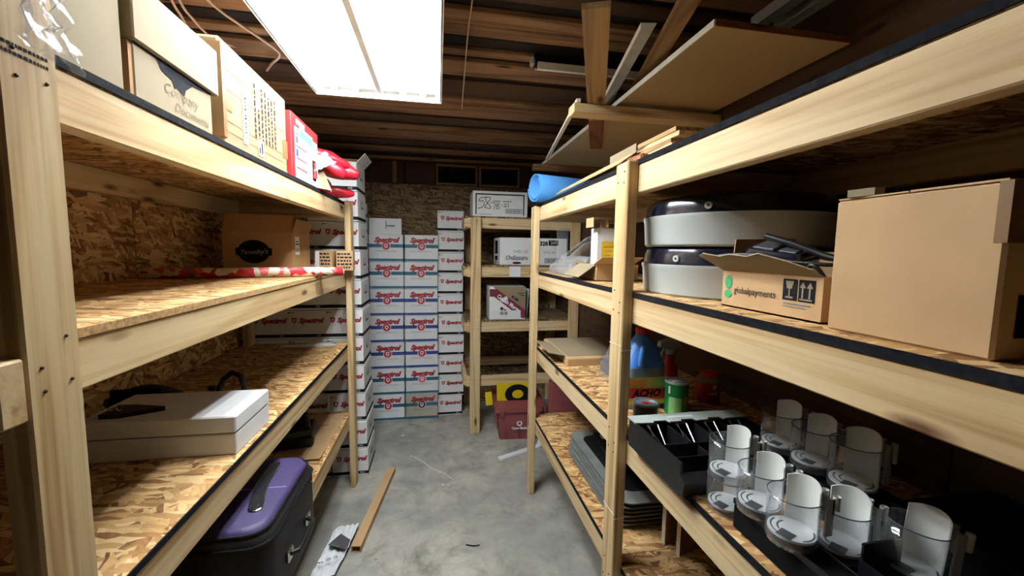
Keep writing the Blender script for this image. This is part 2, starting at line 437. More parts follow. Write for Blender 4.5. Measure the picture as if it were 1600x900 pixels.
while y < YB+.1:
    board('deck_board', 'x', XWL-.1, XWR+.1, y, min(y+.19, YB+.12), ZC, ZC+.03, SHADEWOOD, ce, c=.002); y += .194
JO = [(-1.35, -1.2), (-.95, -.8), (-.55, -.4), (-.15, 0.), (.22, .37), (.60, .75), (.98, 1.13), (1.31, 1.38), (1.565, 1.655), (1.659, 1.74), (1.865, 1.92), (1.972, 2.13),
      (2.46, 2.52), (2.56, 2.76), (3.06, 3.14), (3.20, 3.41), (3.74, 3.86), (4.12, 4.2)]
for a, b in JO: board('joist_underside', 'x', XWL, XWR, a, b, 2.50+.004*rj0.random(), ZC, JOIST, ce, c=.003)  # thin boards as joist undersides; the gaps' shade is the dark deck colour
for a, b in ((1.42, 1.5), (2.21, 2.43), (2.85, 2.98), (3.48, 3.62)): board('shaded_joist_band', 'x', XWL, XWR, a, b, 2.510, ZC, DARKPLY, ce, c=.003)  # mid-dark colour paints the dimmer, shaded bands between the joists
# ------------------------------------------------------------------ light fixture
fx = thing('fluorescent_fixture', 'large white open fluorescent ceiling fixture with four lit tubes', 'ceiling light', (-.29, 1.64, 2.40))
hw, hl = .31, .613
g = G().box(-hw, -hw+.004, -hl, hl, 0, .098).box(hw-.004, hw, -hl, hl, 0, .098).box(-hw, hw, -hl, -hl+.004, 0, .098).box(-hw, hw, hl-.004, hl, 0, .098).box(-hw, hw, -hl, hl, .094, .098)
obj('housing', g, WMETAL, fx)
g = G()
for sgn in (-1, 1):
    M = Matrix.Translation((sgn*(hw-.05), 0, .05)) @ Matrix.Rotation(sgn*D(-42), 4, 'Y')
    g.box(-.002, .002, -hl+.01, hl-.01, -.062, .062, M)
obj('reflector', g, WMETAL, fx)
obj('ballast_cover', G().prism([(-.055, .09), (-.012, .022), (.012, .022), (.055, .09)], -hl+.006, hl-.006, Matrix.Rotation(PI/2, 4, 'X')), WMETAL, fx)
for sgn in (-1, 1): obj('end_lip', G().box(-hw+.005, hw-.005, sgn*(hl-.025)-.02, sgn*(hl-.025)+.02, .03, .034), WMETAL, fx)
for x in (-.215, -.115, .115, .215):
    obj('fluorescent_tube', G().tube([(x, -hl+.05, .045), (x, hl-.05, .045)], .0165, 10), TUBE, fx, smooth=50)
    for sgn in (-1, 1):
        yy = sgn*(hl-.04)
        obj('lamp_holder', G().cbox(x-.016, x+.016, yy-.012, yy+.012, .008, .09, .007), WPLAST, fx)

# ------------------------------------------------------------------ shelving
NAILM = G().sphere((0, 0, 0), (.003, .003, .003), 6, 4).mesh('nail')
def nails(parent, pts):
    for p in pts: obj('nail', NAILM, NAIL, parent, p)
PT, PW, RH, BT = .038, .089, .089, .016
def shelving(label, side):
    if side == 'L':
        root = thing('shelving_unit', label, 'shelves', (-.90, 1.75, 0)); off = (-.90, 1.75, 0)
        xp0, xp1, xr0, xr1, xb0, xb1 = -.593, -.555, -.631, -.593, XWL, -.593
        posts = ((.651, 2.49), (2.783, 1.928)); tops = (1.912, 1.477, .981, .498); y0, y1 = .651, 2.872; xback = (XWL, XWL+.038)
        strips = (1, 0, 1, 0)
    else:
        root = thing('shelving_unit', label, 'shelves', (.94, 1.25, 0)); off = (.94, 1.25, 0)
        xp0, xp1, xr0, xr1, xb0, xb1 = .599, .637, .637, .675, .637, XWR
        posts = ((-.06, 1.93), (1.2396, 1.928), (2.522, 1.917)); tops = (1.916, 1.4865, .997, .508); y0, y1 = -.1, 2.611; xback = (XWR-.038, XWR)
        strips = (1, 1, 1, 1)
    for k, (yy, zt) in enumerate(posts):
        p = board('post', 'z', xp0, xp1, yy, yy+PW, 0, zt, PINE, root, off=off, c=.004)
        # nails are given in post-local axes: x along height, y along width, z across
        pts = []
        for zt2 in tops:
            for du, dv in ((-.02, -.022), (.018, .02), (-.055, -.02), (-.05, .024)):
                if zt2+du < zt - .01: pts.append((zt2+du-zt/2, dv, (-.019 if side == 'L' else .019)))
        nails(p, pts)
    for zt in tops:
        board('rail', 'y', xr0, xr1, y0, y1, zt-RH, zt, PINE2, root, off=off)
        board('back_rail', 'y', xback[0], xback[1], y0, y1, zt-RH, zt, PINE2, root, off=off)
        for yy in ((y0, y1-.038) if side == 'L' else (y0, 1.26, y1-.038)):
            xx0, xx1 = (xback[1], xr0) if side == 'L' else (xr1, xback[0])
            board('cross_rail', 'x', xx0, xx1, yy, yy+.038, zt-RH, zt, PINE2, root, off=off)
    for zt, st in zip(tops, strips):
        splits = (y0, y1) if side == 'L' else (y0, 1.30, y1)
        for a, b in zip(splits, splits[1:]):
            s_ = sheet('shelf_board', 'z', xb0, xb1, a+.001, b-.001, zt+BT/2, BT, OSB, root, off=off)
            xe = xb1 if side == 'L' else xb0
            q = (xb1-xb0)/2
            gx = (q, q+.004) if side == 'L' else (-q-.004, -q)
            if st or zt > 0: obj('edge_strip', G().box(gx[0], gx[1], -(b-a)/2+.002, (b-a)/2-.002, -BT/2+.0005, BT/2+.0005), EDGE if st else OSBEDGE, s_)
    if side == 'L':
        board('end_rail', 'x', XWL, -.555, .613, .651, 1.388, 1.477, PINE, root, off=off)
        board('end_rail', 'x', XWL, -.555, .613, .651, 1.823, 1.912, PINE, root, off=off)
        board('end_rail', 'x', XWL, -.555, .613, .651, .892, .981, PINE, root, off=off)
        for yy in (.70, 2.80): board('back_post', 'z', XWL+.038, XWL+.076, yy, yy+PW, 0, 1.39, PINE, root, off=off)
    return root
shL = shelving('long pine shelving unit along left wall, nearest post rising past its top shelf', 'L')
shR = shelving('pine shelving unit along right wall with black edged shelves', 'R')
for zz, yy in ((1.305, 1.2396), (.71, 1.2396)):
    P = [(.5985, yy-.0008), (.6375, yy-.0008), (.6375, yy+PW+.0008), (.5985, yy+PW+.0008)]
    obj('twine', G().tube([(p[0]-.94, p[1]-1.25, zz+.004*k) for k, p in enumerate(P+P[:1])], .0012, 5), CHALK, shR)
# lumber stamp on the near left post
g = G(); rr = random.Random(2)
for row in range(2):
    x = -.03
    while x < .034:
        w = rr.uniform(.002, .006); g.flat(rect(x, x+w, -row*.011, -row*.011+.005)); x += w+.0018
st = obj('lumber_stamp', g, INK, shL, (-.5545+.90, .688-1.75, 1.893), (PI/2, 0, PI/2))

def back_unit():
    off = (.75, 3.85, 0)
    root = thing('shelving_unit', 'tall pine shelving unit against the back wall beside the white cartons', 'shelves', off)
    yp = 3.487; tops = (1.912, 1.490, 1.003, .512)
    for x in (.276, 1.17): 
        p = board('post', 'z', x, x+PW, yp, yp+PT, 0, 1.912, PINE, root, off=off, c=.004)
        nails(p, [(zt+du-.956, -.019, dv) for zt in tops for du in (-.022, -.055) for dv in (-.018, .018)])
    for x in (.27, 1.17): board('back_post', 'z', x, x+PW, YB-.04, YB-.002, 0, 1.912, PINE, root, off=off)
    for i, zt in enumerate(tops):
        a, b = .222, XWR-.004; h = RH
        poly = [(a+.03, zt-h), (b, zt-h), (b, zt), (a+.03, zt), (a, zt-.03), (a, zt-h+.02)]
        cx = (a+b)/2
        g = G().prism([(p[0]-cx, p[1]-zt+h/2) for p in poly], -.019, .019, Matrix.Rotation(PI/2, 4, 'X'))
        obj('rail', g, PINE2, root, (cx-off[0], yp+.057-off[1], zt-h/2))
        board('back_rail', 'x', a, b, YB-.078, YB-.04, zt-h, zt, PINE2, root, off=off)
        for x in (a, b-.038): board('cross_rail', 'y', x, x+.038, yp+.077, YB-.079, zt-h, zt-.002, PINE2, root, off=off)
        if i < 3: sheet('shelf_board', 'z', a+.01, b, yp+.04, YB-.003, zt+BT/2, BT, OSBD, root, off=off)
    obj('shelf_note', G().box(0, .1, -.002, 0, 0, .09), PAPER, root, (.62-off[0], yp+.037-off[1], 1.405))
    return root
shB = back_unit()
ZL = [z+BT for z in (1.912, 1.477, .981, .498)]
ZR = [z+BT for z in (1.916, 1.4865, .997, .508)]
ZB = [z+BT for z in (1.912, 1.490, 1.003, .512)]

# ------------------------------------------------------------------ white cartons
def carton_big(w, d, h, stripe, emb, body):
    """white carton with a coloured band; origin at centre of its front bottom edge, front looks to -y"""
    t = thing('carton', '', 'carton')
    obj('body', G().cbox(-w/2, w/2, 0, d, .001, h-.001, .003), body, t)
    for (a, b) in ((.52*h, .645*h), (.03*h, .115*h)):
        obj('band', G().box(-w/2-.0008, w/2+.0008, -.0008, d+.0008, a, b), stripe, t)
    text('Spectrol', .062, DARKRED, t, (.003, -.0016, .79*h), FRONT, shear=.35, offset=.0044)
    text('Spectrol', .062, RED, t, (0, -.0022, .80*h), FRONT, shear=.35, offset=.0018)
    e = obj('emblem', G().flat(ell(.040, .040)), WHITE, t, (0, -.0016, .575*h), FRONT)
    obj('ring', G().flat(ell(.035, .035), .0006), emb, e)
    obj('shield', G().flat([(-.017, .016), (0, .021), (.017, .016), (.014, -.008), (0, -.023), (-.014, -.008)], .0012), WHITE, e)
    obj('mark', G().flat([(-.010, .010), (0, .013), (.010, .010), (0, -.013)], .0018), emb, e)
    text('WWW.SPECTROL.COM', .0175, GREYINK, t, (0, -.0016, .385*h), FRONT)
    for sx in (-.44, .44): obj('dot', G().flat(ell(.006, .006, 10)), GREYINK, t, (sx*w, -.0018, .075*h), FRONT)
    return t
def carton_small(w, d, h):
    t = thing('carton', '', 'carton')
    obj('body', G().cbox(-w/2, w/2, 0, d, .001, h-.001, .003), WHITE, t)
    obj('band', G().box(-w/2-.0008, w/2+.0008, -.0008, d+.0008, .012, .034), INK, t)
    obj('code_patch', G().flat(rect(0, .03, 0, .014)), GREYINK, t, (.065, -.0016, .016), FRONT)
    text('Spectrol', .045, DARKRED, t, (.031, -.0014, .127), FRONT, shear=.3, offset=.0030)
    text('Spectrol', .045, RED, t, (.030, -.0020, .128), FRONT, shear=.3, offset=.0013)
    s_ = obj('shield', G().flat([(-.017, .016), (0, .019), (.017, .016), (.013, -.008), (0, -.022), (-.013, -.008)]), RED, t, (-.075, -.0014, .13), FRONT)
    obj('shield_mark', G().flat([(-.007, .008), (.007, .008), (0, -.012)], .0006), WHITE, s_)
    obj('corner_mark', G().flat(rect(-.006, .006, -.004, .004)).flat(rect(.008, .03, -.0015, .0015)), INK, t, (-w/2+.016, -.0014, h-.018), FRONT)
    # hand hole on the +x end
    u = G()
    for a, b in (((-.045, .03), (-.04, -.02)), ((-.04, -.02), (.04, -.02)), ((.04, -.02), (.045, .03))): u.ribbon([a, b], .016)
    obj('hand_hole', u, GREYINK, t, (w/2+.0014, d/2, h*.62), AISLE_L)
    return t
protoT = carton_big(.303, .33, .252, TEAL, RED, WHITE)
protoB = carton_big(.303, .33, .252, BLUE, RED, WHITE)
protoP = carton_big(.303, .33, .252, TEAL, PINKISH, WHITE)
protoG = carton_big(.303, .33, .252, TEAL, DARKRED, GREYC)
protoS = carton_small(.246, .32, .2)
used = set()
def put(proto, loc, rz, label, group):
    o = proto if id(proto) not in used else copy_tree(proto); used.add(id(proto))
    o.location = loc; o.rotation_euler = (0, 0, rz); o['label'] = label; o['category'] = 'carton'; o['group'] = group
    return o
rj = random.Random(5)
for c, (cx, cname) in enumerate(((-.468, 'left'), (-.156, 'right'))):
    for r in range(7):
        stripe = 'teal' if r in (0, 1, 5, 6) else 'blue'
        if c == 1 and r == 0: pr, q = protoG, 'grimy white carton with %s band' % stripe
        elif c == 1 and r == 1: pr, q = protoP, '%s banded carton with faded pink emblem' % stripe
        else: pr, q = (protoT if stripe == 'teal' else protoB), 'white carton with %s band' % stripe
        dx = rj.uniform(-.005, .003)*(1 if c == 0 else -1); dy = rj.uniform(-.004, .004)
        o = put(pr, (cx+dx-.006*(6-r)/6*0, 3.878+dy, r*.2525), 0, '%s, %s from floor in %s column of middle stack' % (q, ORD[r], cname), 'banded cartons in the middle stack')
        if c == 0 and r == 6:   # opened: front flap stands up
            M = Matrix.Translation((0, .004, .251)) @ Matrix.Rotation(D(-4), 4, 'X')
            obj('flap', G().box(-.146, .138, -.0015, .0015, 0, .145, M), WHITE, o)
            obj('flap_print', G().flat(rect(-.02, .05, -.004, .004)).flat(rect(-.03, -.022, -.03, .04)), GREYINK, o, (.03, -.0105, .33), FRONT)
for r in range(10):
    put(protoS, (.118+rj.uniform(-.008, .008)-(.006 if r == 0 else 0), 3.935+rj.uniform(-.004, .004), r*.2005), rj.uniform(-.012, .012),
        'small white carton with dark base stripe, %s from floor in single tower by back shelves' % ORD[r], 'small cartons in the back tower')
for c, (cx, cname) in enumerate(((-.625, 'aisle'), (-.878, 'middle'), (-1.128, 'wall'))):
    for r in range(11 if c == 0 else 10):
        lean = -.004*r if c == 0 else -.002*r
        if c == 2: lean = 0
        o = put(protoS, (cx+lean+rj.uniform(-.003, .003), 2.945+rj.uniform(-.004, .004), r*.2018), rj.uniform(-.006, .006),
            'small white carton behind left shelves, %s from floor in the %s column' % (ORD[r], cname), 'small cartons behind the left shelves')
        if c == 0 and r == 10:
            for (M, ww) in ((Matrix.Translation((.121, .16, .199)) @ Matrix.Rotation(D(42), 4, 'Y'), .1), (Matrix.Translation((0, .32, .199)) @ Matrix.Rotation(D(10), 4, 'X'), None)):
                if ww: obj('flap', G().box(-.0015, .0015, -.14, .14, 0, .085, M), WHITE, o)
                else: obj('flap', G().box(-.115, .115, -.0015, .0015, 0, .08, M), CARD, o)
for r in range(8):
    put(protoT if r in (0, 1, 6, 7) else protoB, (-.757, 3.42, r*.2525), 0,
        'white banded carton mostly hidden between the stacks, %s from floor' % ORD[r], 'banded cartons half hidden in the corner')

# ------------------------------------------------------------------ cardboard box helper
def open_box(t, w, d, h, mat, th=.004, inside=None, x=0, y=0, z=0):
    g = G().box(x-w/2, x+w/2, y, y+th, z, z+h).box(x-w/2, x+w/2, y+d-th, y+d, z, z+h).box(x-w/2, x-w/2+th, y+th, y+d-th, z, z+h).box(x+w/2-th, x+w/2, y+th, y+d-th, z, z+h).box(x-w/2, x+w/2, y, y+d, z, z+th)
    return obj('body', g, mat, t)
def flap(t, w, l, loc, rot, mat, th=.003, name='flap'):
    return obj(name, G().box(-w/2, w/2, 0, l, -th/2, th/2), mat, t, loc, rot)

# --- things on the left top shelf (aisle face looks to +x)
z = ZL[0]
t = thing('storage_box', 'tall pale cardboard box at near end of left top shelf beside the post', 'box', (-.60, .755, z))
obj('body', G().cbox(-.40, 0, 0, .19, 0, .30, .004), CARD2, t)
obj('lid', G().cbox(-.405, .004, -.004, .194, .30, .36, .004), CARD2, t)
t = thing('file_box', 'pale file box with overhanging lid and faint handwriting on left top shelf', 'box', (-.60, .962, z))
obj('body', G().cbox(-.40, 0, .01, .298, 0, .20, .003), CARD2, t)
g = G().prism([(.07, .105), (.10, .105), (.125, .085), (.155, .08), (.165, .066), (.175, .074), (.2, .066), (.207, .08), (.235, .108)], -.0004, .0004)
obj('hand_hole', G().flat([(.0, .108), (.07, .108), (.085, .09), (.12, .082), (.13, .066), (.137, .072), (.165, .062), (.172, .078), (.20, .098), (.285, .108), (.285, .113), (0, .113)]), INK, t, (.0012, .01, 0), AISLE_L)
obj('lid', G().cbox(-.41, .010, 0, .318, .112, .232, .003), CARD2, t)
text('Company', .034, PENCIL, t, (.0012, .165, .058), (PI/2, D(0), PI/2), shear=.3)
text('Documents', .030, PENCIL, t, (.0012, .205, .026), (PI/2, D(0), PI/2), shear=.3)
obj('gap_wall', G().box(-.38, -.002, 0, .0095, .0, .11), CARDIN, t)  # cardboard strip filling the gap below the lid's near edge
t = thing('shipping_box', 'brown shipping box in crumpled tape with barcode label on left top shelf', 'box', (-.602, 1.325, z))
obj('body', G().cbox(-.38, 0, 0, .50, 0, .298, .010), CARD4, t)
obj('tape', G().box(-.38, .0012, -.0012, .018, .02, .28), TAPE, t); obj('tape', G().box(-.378, .0014, .012, .05, .10, .145), TAPE, t); obj('tape', G().box(-.2, .0013, .452, .5013, .06, .13), TAPE, t)
obj('bottom_flap', G().box(-.30, .0015, .0, .49, -.0, .012), CARD3, t)
obj('label', G().flat(rect(-.016, .016, -.085, .085)), PAPER, t, (.0016, .135, .115), AISLE_L)
obj('barcode', barcode(.13, .016, 16, 4), INK, t, (.0022, .144, .05), (PI/2, -PI/2, PI/2))
obj('sticker', G().flat(rect(-.022, .022, -.028, .028)), PAPER, t, (.0016, .245, .045), AISLE_L)
obj('sticker_print', G().flat(rect(-.015, -.004, -.02, .0)).flat(rect(.003, .014, -.02, .018)), INK, t, (.0022, .245, .045), AISLE_L)
g = G(); rr = random.Random(9)
for k in range(7):
    x = .0
    while x < (.17 if k != 1 else .1):
        w = rr.uniform(.006, .02); g.flat(rect(x, x+w, -k*.028, -k*.028+.010)); x += w+.006
obj('printed_text', g, INK, t, (.0016, .215, .07), (PI/2, D(-90), PI/2))
g = G()
for zz in (.04, .07, .16, .215): g.box(.0002, .0011, .02, .48, zz, zz+.003)
obj('crease', g, CARD3, t)
t = thing('retail_box', 'red and white printed retail box with mint green sticker on left top shelf', 'box', (-.592, 1.845, z))
obj('body', G().cbox(-.14, 0, 0, .375, 0, .262, .004), WHITE, t)
obj('red_border', G().flat(rect(0, .04, 0, .262)).flat(rect(.04, .375, .215, .262)), REDPL, t, (.001, 0, 0), AISLE_L)
obj('red_end', G().flat(rect(-.14, 0, 0, .262)), REDPL, t, (0, -.001, 0), FRONT)
obj('title_marks', G().flat(rect(.06, .17, .228, .248)), WHITE, t, (.0018, 0, 0), AISLE_L)
g = G()
for zz in (.185, .135, .085, .045): g.flat(rect(.055, .20, zz, zz+.006))
obj('red_rule', g, RED, t, (.0014, 0, 0), AISLE_L)
g = G(); rr = random.Random(4)
for zz in (.17, .16, .12, .11, .07, .06, .03, .02):
    for cx in (.06, .21): g.flat(rect(cx, cx+rr.uniform(.08, .12), zz, zz+.003))
obj('small_print', g, GREYINK, t, (.0012, 0, 0), AISLE_L)
for q in ((.150, .178), (.095, .127)): obj('picture', G().flat(rect(.055, .08, *q)), BLUE, t, (.0016, 0, 0), AISLE_L)
s_ = obj('sticker', G().flat(rect(.10, .29, .178, .225)), MINT, t, (.0018, 0, 0), AISLE_L)
obj('scribble', G().ribbon([(.11, .19), (.12, .215), (.135, .19), (.15, .213), (.165, .19), (.18, .21), (.2, .188), (.215, .212), (.235, .19), (.255, .208), (.28, .188)], .006), EGREEN, s_, (0, 0, .0006))
obj('window', G().flat(rect(.28, .335, .03, .125)), MATTE, t, (.0016, 0, 0), AISLE_L)
obj('bottle_in_window', G().tube([(.002, .31, .04), (.002, .31, .075), (.002, .31, .085), (.002, .31, .115)], [.012, .012, .006, .006], 8), REDPL, t)
def lumpy(p0, p1, r, seed):
    A, B = Vector(p0), Vector(p1); g = G(); pts = []; n, m = 14, 16
    d = (B-A).normalized(); u = d.cross(Vector((0, 0, 1))).normalized(); w = d.cross(u)
    for i in range(n+1):
        t_ = i/n; q = math.sin(PI*(.06+.88*t_))**.55
        for k in range(m):
            a_ = 2*PI*k/m; rr_ = r*q*(1+.22*noise.noise(Vector((t_*4+seed, math.cos(a_)*1.2, math.sin(a_)*1.2))))
            g.v.append(tuple(A+(B-A)*t_+(u*math.cos(a_)+w*math.sin(a_))*rr_))
    for i in range(n):
        for k in range(m): g.f.append((i*m+k, i*m+(k+1) % m, (i+1)*m+(k+1) % m, (i+1)*m+k))
    g.f += [tuple(range(m-1, -1, -1)), tuple(range(n*m, n*m+m))]
    return g
for i, (p0, p1, r, lab) in enumerate((((-.74, 2.38, 2.165), (-.50, 2.50, 2.10), .042, 'uppermost red fleece stocking with white flecks on left top shelf'),
        ((-.66, 2.36, 2.12), (-.50, 2.41, 2.025), .048, 'dark red rounded stocking in front of the fleece bundle on left shelf'),
        ((-.62, 2.52, 2.11), (-.455, 2.53, 2.05), .047, 'bright red stocking end furthest over the aisle on left top shelf'),
        ((-.70, 2.56, 1.966), (-.50, 2.63, 1.962), .034, 'red stocking lying flat at bottom of the fleece bundle, left top shelf'),
        ((-.80, 2.35, 1.99), (-.64, 2.60, 2.0), .07, 'bulky red fleece bundle behind the stockings on left top shelf'))):
    c_ = (Vector(p0)+Vector(p1))/2
    g = lumpy(Vector(p0)-c_, Vector(p1)-c_, r, i*3.1)
    tag(obj('stocking', g, REDFAB, None, c_, smooth=60), lab, 'stocking', 'red fleece bundle on the left top shelf')
t = thing('cardboard_flap', 'torn tan cardboard piece leaning beside the red fleece bundle', 'cardboard', (-.575, 2.245, z))
obj('sheet', G().prism([(-.05, 0), (.055, 0), (.03, .16), (-.045, .165)], -.002, .002), CARD2, t, (0, 0, .004), (D(72), D(0), D(62)))
t = thing('tissue_paper', 'crumpled white tissue between retail box and red bundle', 'paper', (-.60, 2.26, z+.13))
def crum(u, v): return Vector(((u-.5)*.07+.02*noise.noise(Vector((u*4, v*4, 1))), (v-.5)*.09, .03*noise.noise(Vector((u*5, v*5, 3)))+.06*v))
obj('sheet', G().grid(crum, 10, 10), PAPER, t, rot=(D(10), D(50), 0))

# --- clear film hanging at the top of the near left post
def film(u, v):
    p = Vector((u*5, v*5, 2)); n = noise.noise(p); n2 = noise.noise(p*2.3)
    wv = .085*(1-.35*v)
    return Vector((-.546+.008*n+.006*n2 + .006, .70+(u-.5)*wv+.02*(1-v)*n2+.01, 1.895+v*.17+.012*noise.noise(Vector((u*6, 0, 5)))))
t = thing('plastic_film', 'crumpled clear plastic film stuck to top of near left post', 'plastic wrap', (-.54, .70, 1.90))
o = obj('sheet', G().grid(film, 22, 26), BAG, t, (.54, -.70, -1.90), smooth=80)
g = G(); rr = random.Random(8)
for k in range(3):
    u0 = rr.uniform(.1, .9); v0 = rr.uniform(.0, .5); pts = []
    for q in range(6): pts.append(film(min(1, max(0, u0+q*rr.uniform(-.02, .05))), min(1, v0+q*.08))+Vector((.003, 0, 0)))
    g.tube(pts, .0006, 5)
obj('fold', g, PAPER, t, (.54, -.70, -1.90))  # white strands painted on as highlights along the film's folds

# --- left second shelf
z = ZL[1]
t = thing('coffee_box', 'open brown box with black oval logo on left second shelf', 'box', (-.938, 2.36, z))
open_box(t, .338, .30, .22, CARD3)
flap(t, .335, .10, (0, .002, .22), (D(70), 0, 0), CARD3); flap(t, .335, .10, (0, .298, .22), (D(100), 0, 0), CARD3)
flap(t, .29, .075, (.167, .15, .22), (D(72), 0, D(-90)), CARDIN)
e = obj('oval_logo', G().flat(ell(.078, .062, 28)), MATTE, t, (-.02, -.0012, .115), FRONT)
obj('logo_sides', G().flat(rect(-.088, -.07, -.02, .02)).flat(rect(.07, .088, -.02, .02)), MATTE, e)
text("Timothy's", .034, GREYINK, e, (0, -.002, .001), (0, 0, D(3)), shear=.25, offset=.0006)
obj('label', G().flat(rect(-.035, .035, -.05, .05)), PAPER, t, (.1702, .075, .15), AISLE_L)
obj('label_print', barcode(.05, .02, 10, 2).flat(rect(0, .05, .04, .046)).flat(rect(0, .04, .055, .06)), INK, t, (.1708, .05, .115), AISLE_L)
for k, (x, lab) in enumerate(((-.70, 'small brown printed box with white label strip behind gift wrap'), (-.575, 'small brown box with bold black print against white cartons'))):
    t = thing('small_box', lab, 'box', (x, 2.685, z), D(-4+k*10))
    obj('body', G().cbox(-.05, .05, 0, .10, 0, .125, .003), CARD, t)
    g = G(); rr = random.Random(k+3)
    for r in range(5):
        xx = -.042
        while xx < .036:
            w = rr.uniform(.008, .022); g.flat(rect(xx, min(.042, xx+w), .015+r*.021, .025+r*.021)); xx += w+.005
    obj('print', g, INK, t, (0, -.0012, 0), FRONT)
    if k == 0: obj('label', G().flat(rect(-.048, -.022, .004, .12)), PAPER, t, (0, -.002, 0), FRONT)
for k, (p0, p1, r, m, lab) in enumerate((((-1.205, 1.90, z+.024), (-.47, 2.17, z+.024), .022, GIFT, 'floral red and green gift wrap roll lying across left second shelf'),
        ((-1.15, 1.99, z+.022), (-.49, 2.225, z+.022), .020, STRIPE, 'striped red and cream gift wrap roll behind the floral one'))):
    P0, P1 = Vector(p0), Vector(p1); dv = P1-P0
    t = thing('gift_wrap_roll', lab, 'gift wrap', p0, math.atan2(dv.y, dv.x))
    L = dv.length
    obj('paper', G().tube([(0, 0, 0), (L, 0, 0)], r, 16, caps=False), m, t, smooth=60, thick=.001)
    obj('core', G().tube([(.004, 0, 0), (L-.002, 0, 0)], r*.72, 12, caps=False), PAPER, t, smooth=60)
    g = G()
    for q in range(8):
        a = 2*PI*q/8; g.box(L-.003, L+.001, r*.75*math.cos(a)-.003, r*.75*math.cos(a)+.003, r*.75*math.sin(a)-.003, r*.75*math.sin(a)+.003)
    obj('printed_end', g, INK, t)

# --- left third shelf
z = ZL[2]
t = thing('white_box', 'long flat white lidded box on left third shelf', 'box', (-.61, 1.325, z), D(0))
obj('base', G().cbox(-.42, 0, 0, .245, 0, .066, .003), WHITE, t)
obj('lid', G().cbox(-.422, .002, -.002, .247, .070, .122, .004), WHITE, t)
obj('seam', G().box(-.415, -.004, .004, .24, .066, .070), GREYINK, t)
t = thing('black_bag', 'flat black pouch behind the white box on left third shelf', 'bag', (-1.05, 1.66, z))
obj('pouch', G().sphere((0, 0, .06), (.13, .05, .062), 20, 12, None, .25, 2), BLKFAB, t, smooth=60)
obj('flap', G().cbox(-.08, .08, -.06, -.05, .06, .13, .004), MATTE, t)
t = thing('tape_dispenser', 'black hand held loop handle behind the white box', 'tool', (-.80, 1.70, z))
pts = [(-.055, 0, 0), (-.04, 0, .06), (-.015, 0, .115), (.015, 0, .14), (.045, 0, .125), (.055, 0, .08), (.05, 0, .03), (.045, 0, 0)]
obj('handle', G().tube(pts, .011, 8), BLACK, t, (0, 0, .011), smooth=60)
obj('base', G().cbox(-.075, .065, -.03, .03, 0, .022, .004), BLACK, t)
t = thing('black_clip', 'black plastic clip resting on near end of the white box', 'clip', (-.955, 1.40, z+.1225))
obj('jaw', G().prism([(-.03, -.05), (.02, -.05), (.115, .0), (.02, .028), (-.03, .03)], 0, .014), BLACK, t)
obj('spring', G().tube([(-.02+.004*k, -.03+.006*math.cos(k*1.3), .022+.006*math.sin(k*1.3)) for k in range(12)], .002, 5), CHROME, t)
t = thing('toggle_knob', 'tiny dark knob lying behind the white box edge', 'knob', (-.80, 1.585, z))
obj('stem', G().tube([(0, 0, 0), (0, 0, .12)], .004, 6), BLACK, t); obj('cap', G().sphere((0, 0, .128), (.016, .006, .01), 8, 6), BLACK, t)
t = thing('paper_strip', 'narrow folded white paper strip at far end of left third shelf', 'paper', (-.82, 2.77, z))
obj('sheet', G().prism([(-.17, -.02), (.155, -.012), (.16, .025), (-.16, .02)], .0, .008), PAPER, t)
obj('fold', G().prism([(-.02, .0), (.13, .004), (.13, .03), (-.02, .03)], .008, .014), PAPER, t)

# --- left fourth shelf
z = ZL[3]
sx0, sx1, sy0, sy1, sh = -.62, 0, -.235, .235, .298
t = thing('suitcase', 'black suitcase with purple front panel lying flat on left bottom shelf', 'suitcase', (-.485, 1.44, z))
def rrect(x0, x1, y0, y1, r, n=6):
    p = []
    for cx, cy, a0 in ((x1-r, y0+r, -90), (x1-r, y1-r, 0), (x0+r, y1-r, 90), (x0+r, y0+r, 180)):
        for k in range(n+1): a = D(a0+90*k/n); p.append((cx+r*math.cos(a), cy+r*math.sin(a)))
    return p
def loft(levels):
    g = G(); n = len(levels[0][0])
    for poly, zz in levels: g.v += [(p[0], p[1], zz) for p in poly]
    for i in range(len(levels)-1):
        for k in range(n): g.f.append((i*n+k, i*n+(k+1) % n, (i+1)*n+(k+1) % n, (i+1)*n+k))
    g.f.append(tuple(range(n-1, -1, -1))); g.f.append(tuple(range((len(levels)-1)*n, len(levels)*n))); return g
RR = lambda i, r: rrect(sx0+i, sx1-i, sy0+i, sy1-i, r)
obj('shell', loft([(RR(.012, .05), 0), (RR(0, .06), .012), (RR(0, .06), .245), (RR(.004, .06), .255)]), BLKFAB, t, smooth=40)
obj('front_pocket', loft([(RR(.004, .06), .255), (RR(.006, .065), .27), (RR(.016, .07), .285)]), BLKFAB, t, smooth=40)
obj('purple_panel', loft([(RR(.014, .07), .284), (RR(.020, .07), .296), (RR(.032, .07), .300)]), PURPLE, t, smooth=50)
for zz in (.252, .284):
    i = .0 if zz < .26 else .013
    P = RR(i, .06); obj('piping', G().tube([(p[0], p[1], zz) for p in P + P[:1]], .0045, 6), BLACK, t, smooth=60)
